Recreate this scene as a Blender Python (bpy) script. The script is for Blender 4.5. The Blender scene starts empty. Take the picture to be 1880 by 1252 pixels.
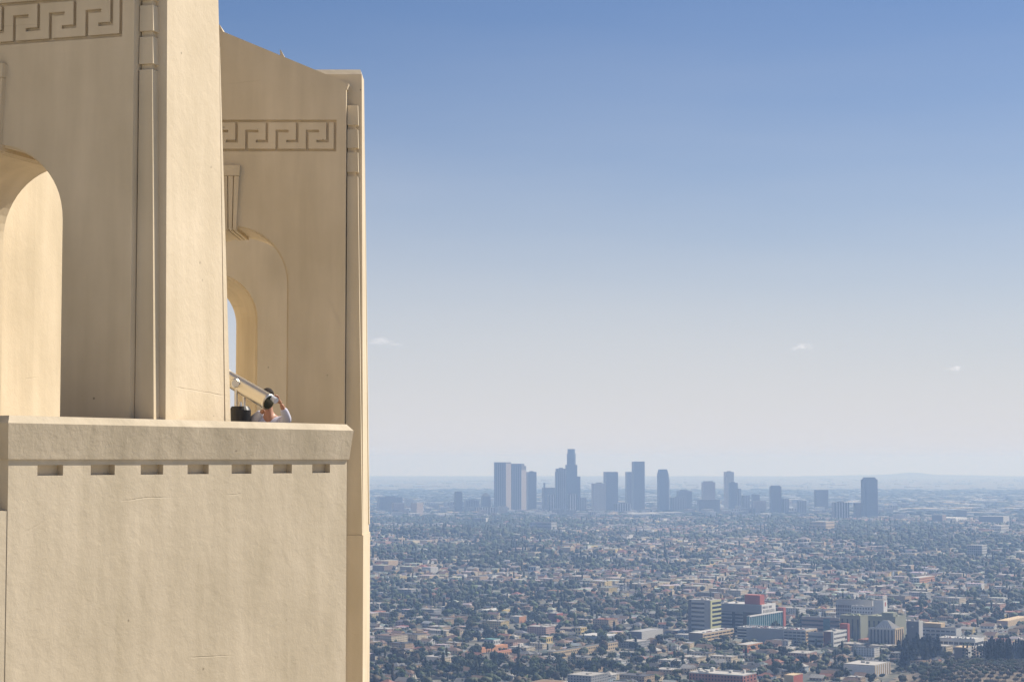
import bpy, bmesh, math, random
import numpy as np
from mathutils import Vector, Matrix

random.seed(7)
rng = np.random.default_rng(7)
SC = bpy.context.scene
COL = SC.collection
R = math.radians

# ------------------------------------------------------------------ camera, sky, sun, exposure
CAMZ = 258.0                      # the terrace stands this far above the city plain
FPX = 3600.0                      # focal length in pixels of the 1880 px wide photograph
YH = 844.0                        # row of the true level
PITCH = math.atan((YH - 626.0) / FPX)
cam_d = bpy.data.cameras.new("camera")
cam = bpy.data.objects.new("camera", cam_d)
COL.objects.link(cam)
cam.location = (0, 0, CAMZ)
cam.rotation_euler = (math.pi / 2 + PITCH, 0, 0)
cam_d.sensor_width = 36.0
cam_d.lens = FPX / 1880.0 * 36.0
cam_d.clip_start = 0.5
cam_d.clip_end = 120000.0
SC.camera = cam

SUN_EL = R(44)
SUN_PLAN = Vector((0.829, 0.559, 0)).normalized()          # from the scene towards the sun, in plan
SUN_DIR = Vector((SUN_PLAN.x * math.cos(SUN_EL), SUN_PLAN.y * math.cos(SUN_EL), math.sin(SUN_EL)))
world = bpy.data.worlds.new("World")
SC.world = world
world.use_nodes = True
nt = world.node_tree
nt.nodes.clear()
sky = nt.nodes.new("ShaderNodeTexSky")
sky.sky_type = 'NISHITA'
sky.sun_disc = False
sky.sun_elevation = SUN_EL
sky.sun_rotation = math.atan2(SUN_PLAN.x, SUN_PLAN.y)
sky.altitude = 300
sky.air_density = 1.0
sky.dust_density = 0.3
sky.ozone_density = 2.5
bg = nt.nodes.new("ShaderNodeBackground")
SKY_K = 0.05
bg.inputs[1].default_value = SKY_K
out = nt.nodes.new("ShaderNodeOutputWorld")
# the smog layer: all round the compass the sky pales towards the horizon
tcw = nt.nodes.new("ShaderNodeTexCoord")
sxw = nt.nodes.new("ShaderNodeSeparateXYZ"); nt.links.new(tcw.outputs["Generated"], sxw.inputs[0])
def wmath(op, a, b=None):
    n_ = nt.nodes.new("ShaderNodeMath"); n_.operation = op
    for i_, v_ in enumerate((a, b)):
        if v_ is None: continue
        if isinstance(v_, (int, float)): n_.inputs[i_].default_value = v_
        else: nt.links.new(v_, n_.inputs[i_])
    return n_.outputs[0]
el = wmath('MAXIMUM', sxw.outputs[2], 0.0)
smn = nt.nodes.new("ShaderNodeTexNoise"); smn.inputs["Scale"].default_value = 3.0; smn.inputs["Detail"].default_value = 4
smm = nt.nodes.new("ShaderNodeMapping"); smm.inputs["Scale"].default_value = (1, 1, 7)
nt.links.new(tcw.outputs["Generated"], smm.inputs["Vector"]); nt.links.new(smm.outputs[0], smn.inputs["Vector"])
thick = wmath('ADD', wmath('MULTIPLY', smn.outputs[0], 0.05), 0.104)       # the layer is a little uneven
fac = wmath('EXPONENT', wmath('MULTIPLY', wmath('POWER', wmath('DIVIDE', el, thick), 1.6), -1.0))
smog = nt.nodes.new("ShaderNodeMix"); smog.data_type = 'RGBA'
grade = nt.nodes.new("ShaderNodeMix"); grade.data_type = 'RGBA'; grade.blend_type = 'MULTIPLY'; grade.inputs[0].default_value = 1.0
grade.inputs[7].default_value = (0.70, 0.87, 1.14, 1)
nt.links.new(sky.outputs[0], grade.inputs[6])
nt.links.new(fac, smog.inputs[0]); nt.links.new(grade.outputs[2], smog.inputs[6])
smog.inputs[7].default_value = (0.505 / SKY_K, 0.50 / SKY_K, 0.515 / SKY_K, 1)
nt.links.new(smog.outputs[2], bg.inputs[0])
nt.links.new(bg.outputs[0], out.inputs[0])

sun_d = bpy.data.lights.new("sun", 'SUN')
sun_d.energy = 4.8
sun_d.angle = R(0.5)
sun_d.color = (1.0, 0.92, 0.80)
sun = bpy.data.objects.new("sun", sun_d)
COL.objects.link(sun)
sun.location = (50, 50, CAMZ + 60)
sun.rotation_euler = (-SUN_DIR).to_track_quat('-Z', 'Y').to_euler()

SC.view_settings.view_transform = 'Standard'
SC.view_settings.look = 'None'
SC.view_settings.exposure = 0.5
SC.view_settings.gamma = 1.0
SC.view_settings.use_curve_mapping = False
try:
    SC.cycles.use_denoising = True
    SC.cycles.volume_bounces = 1
    SC.cycles.max_bounces = 8
    SC.cycles.transparent_max_bounces = 64
except Exception:
    pass

# ------------------------------------------------------------------ picture-to-world measuring
CP, SP = math.cos(PITCH), math.sin(PITCH)
def ray(x, y):
    u = (x - 940.0) / FPX
    v = (626.0 - y) / FPX
    return Vector((u, CP - v * SP, SP + v * CP))          # direction with unit depth along the lens axis
def at_depth(x, y, Y):
    r = ray(x, y)
    return Vector((0, 0, CAMZ)) + r * (Y / r.y)
def on_ground(x, y, z=0.0):
    r = ray(x, y)
    t = (z - CAMZ) / r.z
    return Vector((r.x * t, r.y * t, z))
def col_of(p):                                            # photo column of a world point
    dx, dy, dz = p[0], p[1], p[2] - CAMZ
    d = dy * CP + dz * SP
    return 940.0 + FPX * dx / d
def row_of(p):
    dy, dz = p[1], p[2] - CAMZ
    d = dy * CP + dz * SP
    return 626.0 - FPX * (-dy * SP + dz * CP) / d
def z_at(x, y, Y):
    return at_depth(x, y, Y).z

# ------------------------------------------------------------------ helpers
class MB:
    """collects faces, then links them as one mesh object"""
    def __init__(s):
        s.v, s.f, s.m = [], [], []
    def poly(s, pts, mi=0):
        i = len(s.v)
        s.v.extend([tuple(p) for p in pts])
        s.f.append(list(range(i, i + len(pts))))
        s.m.append(mi)
    def hexa(s, b, t, mi=0, bottom=True):
        """b, t: four bottom and four top corners, counter-clockwise seen from above"""
        i = len(s.v)
        s.v.extend([tuple(p) for p in list(b) + list(t)])
        fs = [(4, 5, 6, 7), (0, 1, 5, 4), (1, 2, 6, 5), (2, 3, 7, 6), (3, 0, 4, 7)]
        if bottom: fs.append((3, 2, 1, 0))
        for f in fs:
            s.f.append([i + k for k in f]); s.m.append(mi)
    def box(s, x0, x1, y0, y1, z0, z1, mi=0):
        s.hexa([(x0, y0, z0), (x1, y0, z0), (x1, y1, z0), (x0, y1, z0)],
               [(x0, y0, z1), (x1, y0, z1), (x1, y1, z1), (x0, y1, z1)], mi)
    def tube(s, pts, rads, n=12, cap=True, mi=0):
        rings = []
        P = [Vector(p) for p in pts]
        for k, p in enumerate(P):
            d = (P[min(k + 1, len(P) - 1)] - P[max(k - 1, 0)]).normalized()
            a = d.orthogonal().normalized() if k == 0 else (prev - d * prev.dot(d)).normalized()
            prev = a
            b = d.cross(a)
            i = len(s.v)
            for q in range(n):
                w = 2 * math.pi * q / n
                s.v.append(tuple(p + (a * math.cos(w) + b * math.sin(w)) * rads[k]))
            rings.append(i)
        for k in range(len(P) - 1):
            for q in range(n):
                q2 = (q + 1) % n
                s.f.append([rings[k] + q, rings[k] + q2, rings[k + 1] + q2, rings[k + 1] + q]); s.m.append(mi)
        if cap:
            s.f.append([rings[0] + q for q in reversed(range(n))]); s.m.append(mi)
            s.f.append([rings[-1] + q for q in range(n)]); s.m.append(mi)
    def build(s, name, mats, parent=None, xf=None, smooth=False):
        me = bpy.data.meshes.new(name)
        v = s.v if xf is None else [tuple(xf(*p)) for p in s.v]
        me.from_pydata(v, [], s.f)
        for m in (mats if isinstance(mats, (list, tuple)) else [mats]):
            me.materials.append(m)
        if any(s.m): me.polygons.foreach_set("material_index", s.m)
        me.validate()
        bm = bmesh.new(); bm.from_mesh(me)
        bmesh.ops.remove_doubles(bm, verts=bm.verts, dist=1e-5)
        bmesh.ops.recalc_face_normals(bm, faces=bm.faces)
        bm.to_mesh(me); bm.free()
        if smooth:
            me.polygons.foreach_set("use_smooth", [True] * len(me.polygons))
        return link(name, me, parent)
def link(name, me, parent=None):
    o = bpy.data.objects.new(name, me)
    COL.objects.link(o)
    if parent is not None:
        o.parent = parent
        o.matrix_parent_inverse = parent.matrix_basis.inverted()
    return o
def empty(name, loc):
    o = bpy.data.objects.new(name, None)
    COL.objects.link(o)
    o.location = loc
    o.empty_display_size = 0.1
    o.matrix_basis = Matrix.Translation(Vector(loc))
    return o
def tag(o, label=None, cat=None, group=None, kind=None):
    if label: o["label"] = label
    if cat: o["category"] = cat
    if group: o["group"] = group
    if kind: o["kind"] = kind
    return o

# ------------------------------------------------------------------ materials
def new_mat(name):
    m = bpy.data.materials.new(name)
    m.use_nodes = True
    n = m.node_tree
    return m, n, n.nodes["Principled BSDF"]
def N(n, typ, **kw):
    x = n.nodes.new(typ)
    for k, v in kw.items():
        if k.startswith("i_"):
            x.inputs[k[2:].replace("_", " ")].default_value = v
        else:
            setattr(x, k, v)
    return x
def plain(name, col, rough=0.7, metal=0.0):
    m, n, b = new_mat(name)
    b.inputs["Base Color"].default_value = (*col, 1)
    b.inputs["Roughness"].default_value = rough
    b.inputs["Metallic"].default_value = metal
    return m
def noise_mat(name, c1, c2, scale, rough=0.85, detail=4.0, coords="Object"):
    m, n, b = new_mat(name)
    tc = N(n, "ShaderNodeTexCoord")
    nz = N(n, "ShaderNodeTexNoise"); nz.inputs["Scale"].default_value = scale; nz.inputs["Detail"].default_value = detail
    mx = N(n, "ShaderNodeMix", data_type='RGBA')
    mx.inputs[6].default_value = (*c1, 1); mx.inputs[7].default_value = (*c2, 1)
    n.links.new(tc.outputs[coords], nz.inputs["Vector"])
    n.links.new(nz.outputs[0], mx.inputs[0])
    n.links.new(mx.outputs[2], b.inputs["Base Color"])
    b.inputs["Roughness"].default_value = rough
    return m
def stucco(name, base, bump, fine, stain=0.25, crack=0.5):
    """painted plaster over concrete: trowel bumps, faint vertical washes, a few hairline joints; set in metres"""
    m, n, b = new_mat(name)
    L = n.links.new
    geo = N(n, "ShaderNodeNewGeometry")
    mp = N(n, "ShaderNodeMapping")
    mp.inputs["Location"].default_value = (0, 0, -CAMZ)
    L(geo.outputs["Position"], mp.inputs["Vector"])
    big = N(n, "ShaderNodeTexNoise"); big.inputs["Scale"].default_value = 0.9; big.inputs["Detail"].default_value = 5
    L(mp.outputs[0], big.inputs["Vector"])
    mpv = N(n, "ShaderNodeMapping"); mpv.inputs["Scale"].default_value = (4.0, 4.0, 0.55)
    L(mp.outputs[0], mpv.inputs["Vector"])
    wash = N(n, "ShaderNodeTexNoise"); wash.inputs["Scale"].default_value = 1.0; wash.inputs["Detail"].default_value = 6
    L(mpv.outputs[0], wash.inputs["Vector"])
    add = N(n, "ShaderNodeMath", operation='ADD'); L(big.outputs[0], add.inputs[0]); L(wash.outputs[0], add.inputs[1])
    mr = N(n, "ShaderNodeMapRange"); mr.inputs[1].default_value = 0.7; mr.inputs[2].default_value = 1.35
    L(add.outputs[0], mr.inputs[0])
    mx = N(n, "ShaderNodeMix", data_type='RGBA')
    d = tuple(c * (1 - stain) * k for c, k in zip(base, (1.0, 0.99, 0.95)))
    mx.inputs[6].default_value = (*d, 1); mx.inputs[7].default_value = (*base, 1)
    L(mr.outputs[0], mx.inputs[0])
    # small rust and soot specks
    sp = N(n, "ShaderNodeTexVoronoi"); sp.inputs["Scale"].default_value = 2.3
    L(mp.outputs[0], sp.inputs["Vector"])
    lt = N(n, "ShaderNodeMath", operation='LESS_THAN'); lt.inputs[1].default_value = 0.03
    L(sp.outputs["Distance"], lt.inputs[0])
    mx2 = N(n, "ShaderNodeMix", data_type='RGBA'); mx2.inputs[7].default_value = (0.12, 0.09, 0.06, 1)
    spf = N(n, "ShaderNodeMath", operation='MULTIPLY'); spf.inputs[1].default_value = 0.6
    L(lt.outputs[0], spf.inputs[0]); L(spf.outputs[0], mx2.inputs[0]); L(mx.outputs[2], mx2.inputs[6])
    # hairline cracks and day joints, nearly level
    mpc = N(n, "ShaderNodeMapping"); mpc.inputs["Scale"].default_value = (0.16, 0.16, 0.9); mpc.inputs["Rotation"].default_value = (0.03, 0.02, 0)
    wob = N(n, "ShaderNodeTexNoise"); wob.inputs["Scale"].default_value = 1.3; wob.inputs["Detail"].default_value = 3
    L(mp.outputs[0], wob.inputs["Vector"])
    wv = N(n, "ShaderNodeVectorMath", operation='SCALE'); wv.inputs["Scale"].default_value = 0.10
    L(wob.outputs["Color"], wv.inputs[0])
    av = N(n, "ShaderNodeVectorMath", operation='ADD'); L(mp.outputs[0], av.inputs[0]); L(wv.outputs[0], av.inputs[1])
    L(av.outputs[0], mpc.inputs["Vector"])
    cr = N(n, "ShaderNodeTexVoronoi", feature='DISTANCE_TO_EDGE'); cr.inputs["Scale"].default_value = 0.75
    L(mpc.outputs[0], cr.inputs["Vector"])
    cl = N(n, "ShaderNodeMapRange"); cl.inputs[1].default_value = 0.0; cl.inputs[2].default_value = 0.005
    cl.inputs[3].default_value = 1.0; cl.inputs[4].default_value = 0.0
    L(cr.outputs["Distance"], cl.inputs[0])
    gate = N(n, "ShaderNodeMapRange"); gate.inputs[1].default_value = 0.55; gate.inputs[2].default_value = 0.65
    wob2 = N(n, "ShaderNodeTexNoise"); wob2.inputs["Scale"].default_value = 0.8
    L(mp.outputs[0], wob2.inputs["Vector"]); L(wob2.outputs[0], gate.inputs[0])
    cm = N(n, "ShaderNodeMath", operation='MULTIPLY'); L(cl.outputs[0], cm.inputs[0]); L(gate.outputs[0], cm.inputs[1])
    cm2 = N(n, "ShaderNodeMath", operation='MULTIPLY'); cm2.inputs[1].default_value = crack; L(cm.outputs[0], cm2.inputs[0])
    mx3 = N(n, "ShaderNodeMix", data_type='RGBA'); mx3.inputs[7].default_value = (0.25, 0.19, 0.12, 1)
    L(cm2.outputs[0], mx3.inputs[0]); L(mx2.outputs[2], mx3.inputs[6])
    L(mx3.outputs[2], b.inputs["Base Color"])
    b.inputs["Roughness"].default_value = 0.75
    b.inputs["Specular IOR Level"].default_value = 0.3
    # trowel relief
    n1 = N(n, "ShaderNodeTexNoise"); n1.inputs["Scale"].default_value = 6.5; n1.inputs["Detail"].default_value = 7; n1.inputs["Roughness"].default_value = 0.6
    n1.inputs["Distortion"].default_value = 0.25
    L(mp.outputs[0], n1.inputs["Vector"])
    n2 = N(n, "ShaderNodeTexNoise"); n2.inputs["Scale"].default_value = 34.0; n2.inputs["Detail"].default_value = 3
    L(mp.outputs[0], n2.inputs["Vector"])
    b1 = N(n, "ShaderNodeBump"); b1.inputs["Distance"].default_value = bump; b1.inputs["Strength"].default_value = 1.0
    b2 = N(n, "ShaderNodeBump"); b2.inputs["Distance"].default_value = fine; b2.inputs["Strength"].default_value = 1.0
    b3 = N(n, "ShaderNodeBump"); b3.inputs["Distance"].default_value = -0.01; b3.inputs["Strength"].default_value = 0.4
    L(n1.outputs[0], b1.inputs["Height"]); L(n2.outputs[0], b2.inputs["Height"]); L(cm.outputs[0], b3.inputs["Height"])
    L(b1.outputs[0], b2.inputs["Normal"]); L(b2.outputs[0], b3.inputs["Normal"]); L(b3.outputs[0], b.inputs["Normal"])
    return m

CREAM = (0.69, 0.575, 0.405)
M_wall = stucco("cream_plaster", CREAM, 0.006, 0.0013, 0.2, 0.3)
M_pier = stucco("cream_plaster_pier", (0.69, 0.575, 0.41), 0.009, 0.0013, 0.16, 0.35)
M_par = stucco("trowelled_plaster", (0.59, 0.50, 0.365), 0.009, 0.0014, 0.22, 0.10)
M_cap = stucco("cement_coping", (0.54, 0.455, 0.33), 0.011, 0.0016, 0.28, 0.2)
M_floor = noise_mat("terrace_concrete", (0.45, 0.44, 0.42), (0.53, 0.52, 0.49), 3.0)
M_bounce_floor = noise_mat("bounce_floor_pavers", (0.34, 0.32, 0.28), (0.42, 0.395, 0.35), 2.0)  # for the added lower floor, toned for the light it bounces
M_bounce_terrace = noise_mat("bounce_terrace_concrete", (0.56, 0.54, 0.49), (0.64, 0.61, 0.56), 1.5)  # kept pale so the added blocks bounce more sun into the shade
M_chrome = plain("brushed_steel", (0.74, 0.69, 0.60), 0.36, 1.0)
M_black = plain("black_enamel", (0.015, 0.015, 0.017), 0.4)
M_glassdark = plain("dark_lens", (0.02, 0.035, 0.03), 0.12)
M_skin = noise_mat("skin", (0.42, 0.20, 0.12), (0.48, 0.24, 0.15), 20, 0.5)
M_shirt = noise_mat("white_cotton", (0.52, 0.52, 0.62), (0.60, 0.60, 0.69), 12, 0.9)
M_hair = noise_mat("dark_hair", (0.012, 0.008, 0.006), (0.03, 0.018, 0.012), 60, 0.95)
M_denim = noise_mat("denim", (0.05, 0.07, 0.13), (0.08, 0.10, 0.17), 40, 0.9)
M_eye = plain("eye_white", (0.7, 0.7, 0.68), 0.3)

def tint_mat(name, windows=False, rough=0.8, foliage=False):
    """colour stored per face (attribute 'tint'), broken up by noise; walls may carry small dark windows"""
    m, n, b = new_mat(name)
    L = n.links.new
    at = N(n, "ShaderNodeAttribute", attribute_name="tint")
    geo = N(n, "ShaderNodeNewGeometry")
    nz = N(n, "ShaderNodeTexNoise"); nz.inputs["Scale"].default_value = 0.9 if foliage else 0.35; nz.inputs["Detail"].default_value = 4
    L(geo.outputs["Position"], nz.inputs["Vector"])
    mr = N(n, "ShaderNodeMapRange"); mr.inputs[1].default_value = 0.3; mr.inputs[2].default_value = 0.7
    mr.inputs[3].default_value = 0.45 if foliage else 0.8; mr.inputs[4].default_value = 1.5 if foliage else 1.12
    L(nz.outputs[0], mr.inputs[0])
    vm = N(n, "ShaderNodeVectorMath", operation='SCALE')
    L(at.outputs["Color"], vm.inputs[0]); L(mr.outputs[0], vm.inputs["Scale"])
    L(vm.outputs[0], b.inputs["Base Color"])
    b.inputs["Roughness"].default_value = rough
    b.inputs["Specular IOR Level"].default_value = 0.2
    return m
M_tint = tint_mat("painted_surfaces")
M_leaf = tint_mat("leaves", rough=0.7, foliage=True)
def objcol_mat(name, lo, hi, scale, rough=0.85, windows=False):
    """colour of the single object, with mottling"""
    m, n, b = new_mat(name)
    L = n.links.new
    oi = N(n, "ShaderNodeObjectInfo")
    tc = N(n, "ShaderNodeTexCoord")
    nz = N(n, "ShaderNodeTexNoise"); nz.inputs["Scale"].default_value = scale; nz.inputs["Detail"].default_value = 4
    L(tc.outputs["Object"], nz.inputs["Vector"])
    mr = N(n, "ShaderNodeMapRange"); mr.inputs[1].default_value = 0.3; mr.inputs[2].default_value = 0.7
    mr.inputs[3].default_value = lo; mr.inputs[4].default_value = hi
    L(nz.outputs[0], mr.inputs[0])
    vm = N(n, "ShaderNodeVectorMath", operation='SCALE')
    L(oi.outputs["Color"], vm.inputs[0]); L(mr.outputs[0], vm.inputs["Scale"])
    L(vm.outputs[0], b.inputs["Base Color"])
    b.inputs["Roughness"].default_value = rough
    b.inputs["Specular IOR Level"].default_value = 0.25
    return m
M_owall = objcol_mat("painted_wall", 0.85, 1.1, 0.3)
M_oroof = objcol_mat("roofing", 0.7, 1.2, 0.6)
M_ocrown = objcol_mat("crown_leaves", 0.5, 1.6, 0.55)
M_trunk = noise_mat("bark", (0.07, 0.05, 0.035), (0.13, 0.10, 0.07), 2.0)
M_window = plain("window_glass", (0.03, 0.04, 0.05), 0.15)
def tower_mat(name, wall, glass, vp, hp, vfill=0.5, hfill=0.5, rough=0.35):
    """far facades: mullion and floor rhythm too fine to tell apart at eight kilometres"""
    m, n, b = new_mat(name)
    L = n.links.new
    tc = N(n, "ShaderNodeTexCoord")
    sx = N(n, "ShaderNodeSeparateXYZ"); L(tc.outputs["Object"], sx.inputs[0])
    a = N(n, "ShaderNodeMath", operation='ADD'); L(sx.outputs[0], a.inputs[0]); L(sx.outputs[1], a.inputs[1])
    def stripe(src, per, fill):
        d = N(n, "ShaderNodeMath", operation='DIVIDE'); d.inputs[1].default_value = per; L(src, d.inputs[0])
        f = N(n, "ShaderNodeMath", operation='FRACT'); L(d.outputs[0], f.inputs[0])
        l = N(n, "ShaderNodeMath", operation='LESS_THAN'); l.inputs[1].default_value = fill; L(f.outputs[0], l.inputs[0])
        return l.outputs[0]
    s1 = stripe(a.outputs[0], vp, vfill); s2 = stripe(sx.outputs[2], hp, hfill)
    mu = N(n, "ShaderNodeMath", operation='MULTIPLY'); L(s1, mu.inputs[0]); L(s2, mu.inputs[1])
    ge = N(n, "ShaderNodeNewGeometry"); sn = N(n, "ShaderNodeSeparateXYZ"); L(ge.outputs["Normal"], sn.inputs[0])
    up = N(n, "ShaderNodeMath", operation='LESS_THAN'); up.inputs[1].default_value = 0.5; L(sn.outputs[2], up.inputs[0])
    mu2 = N(n, "ShaderNodeMath", operation='MULTIPLY'); L(mu.outputs[0], mu2.inputs[0]); L(up.outputs[0], mu2.inputs[1])
    mx = N(n, "ShaderNodeMix", data_type='RGBA'); mx.inputs[6].default_value = (*wall, 1); mx.inputs[7].default_value = (*glass, 1)
    L(mu2.outputs[0], mx.inputs[0]); L(mx.outputs[2], b.inputs["Base Color"])
    b.inputs["Roughness"].default_value = rough
    return m

# ------------------------------------------------------------------ haze over the plain
hz = bpy.data.materials.new("haze_air")
hz.use_nodes = True
hn = hz.node_tree
hn.nodes.clear()
pv = hn.nodes.new("ShaderNodeVolumePrincipled")
pv.inputs["Color"].default_value = (0.335, 0.51, 0.865, 1)
pv.inputs["Absorption Color"].default_value = (0.75, 0.75, 0.75, 1)      # scatters blue most, absorbs little
pv.inputs["Density"].default_value = 0.000107
pv.inputs["Anisotropy"].default_value = 0.1
ho = hn.nodes.new("ShaderNodeOutputMaterial")
hn.links.new(pv.outputs[0], ho.inputs["Volume"])
mb = MB()
mb.box(-34000, 34000, -34000, 34000, -4, 323)
tag(mb.build("haze", hz), kind="stuff")

# ------------------------------------------------------------------ ground
E1 = Vector((0.530, 0.848, 0.0)).normalized()       # south along the street grid
E2 = Vector((0.848, -0.530, 0.0)).normalized()      # west along the street grid
park = on_ground(1862, 1226, 22.0)
def hgt(x, y):
    """height of the plain: flat, with the park knoll and a few low ridges in the middle distance"""
    h = 24.0 * np.exp(-(((x - park.x) / 108.0) ** 2 + ((y - park.y - 5) / 120.0) ** 2) ** 2)
    for cx, cy, sx, sy, a in ((-330, 4700, 420, 350, 26), (250, 5300, 500, 300, 20), (-520, 6300, 700, 500, 30),
                              (900, 5900, 480, 300, 16), (1500, 6600, 500, 350, 14), (150, 3850, 260, 220, 9), (-260, 3300, 200, 180, 6)):
        h = h + a * np.exp(-((x - cx) / sx) ** 2 - ((y - cy) / sy) ** 2)
    # the knoll the lookout stands on
    r = np.hypot(x + 8, y - 20)
    k = np.clip(1 - r / 1050.0, 0, 1)
    h = h + np.where(r < 1050, 245.0 * k ** 1.35, 0)
    return h
def H(x, y): return float(hgt(np.float64(x), np.float64(y)))

M_ground, n, b = new_mat("city_ground")
L = n.links.new
geo = N(n, "ShaderNodeNewGeometry")
nz = N(n, "ShaderNodeTexNoise"); nz.inputs["Scale"].default_value = 0.03; nz.inputs["Detail"].default_value = 9; nz.inputs["Roughness"].default_value = 0.7
L(geo.outputs["Position"], nz.inputs["Vector"])
ramp = N(n, "ShaderNodeValToRGB")
ramp.color_ramp.elements[0].position = 0.36; ramp.color_ramp.elements[0].color = (0.035, 0.05, 0.028, 1)
ramp.color_ramp.elements[1].position = 0.66; ramp.color_ramp.elements[1].color = (0.30, 0.27, 0.22, 1)
e = ramp.color_ramp.elements.new(0.5); e.color = (0.12, 0.115, 0.09, 1)
L(nz.outputs[0], ramp.inputs[0])
L(ramp.outputs[0], b.inputs["Base Color"])
b.inputs["Roughness"].default_value = 0.9

def ground_mesh():
    radii = np.concatenate([[0.0], np.arange(20, 400, 30), np.arange(400, 1900, 75), np.arange(1900, 2700, 22), np.arange(2700, 8000, 90), np.geomspace(8000, 31500, 24)])
    angs = np.concatenate([np.arange(-180, -12, 6.0), np.arange(-12, 22, 0.4), np.arange(22, 180, 6.0)])
    na = len(angs); A = np.radians(angs)
    v = []; f = []
    for r in radii:
        x = r * np.sin(A); y = r * np.cos(A)
        v.append(np.stack([x, y, hgt(x, y)], 1))
    v = np.concatenate(v)
    for i in range(len(radii) - 1):
        for j in range(na):
            j2 = (j + 1) % na
            f.append((i * na + j, i * na + j2, (i + 1) * na + j2, (i + 1) * na + j))
    me = bpy.data.meshes.new("ground")
    me.from_pydata(v.tolist(), [], f)
    me.materials.append(M_ground)
    bm = bmesh.new(); bm.from_mesh(me)
    bmesh.ops.remove_doubles(bm, verts=bm.verts, dist=1e-4)
    bmesh.ops.recalc_face_normals(bm, faces=bm.faces)
    bm.to_mesh(me); bm.free()
    if me.polygons[len(me.polygons) // 2].normal.z < 0: me.flip_normals()
    return link("ground", me)
tag(ground_mesh(), kind="structure")

# low hills on the horizon
M_hill = noise_mat("hill_scrub", (0.08, 0.085, 0.06), (0.13, 0.12, 0.09), 0.002)
def far_hills():
    me_v, me_f = [], []
    D = 30000.0
    xs = np.linspace(1480, 1890, 60)
    prof = 34 * np.exp(-((xs - 1672) / 36) ** 2) + 16 * np.exp(-((xs - 1600) / 90) ** 2) + 14 * np.exp(-((xs - 1760) / 70) ** 2) + 4
    prof = prof * 1.3
    for k, (x, h) in enumerate(zip(xs, prof)):
        cx = (x - 940) / FPX * D
        for dy, hh in ((-900, -1), (-350, h * 0.7), (0, h), (500, h * 0.6), (1100, -1)):
            me_v.append((cx, D + dy, hh + (2 if hh > 0 else 0)))
    for k in range(len(xs) - 1):
        for q in range(4):
            a = k * 5 + q
            me_f.append((a, a + 5, a + 6, a + 1))
    m = MB(); m.v = me_v; m.f = me_f; m.m = [0] * len(me_f)
    tag(m.build("hills", M_hill, smooth=True), kind="structure")
far_hills()

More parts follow.
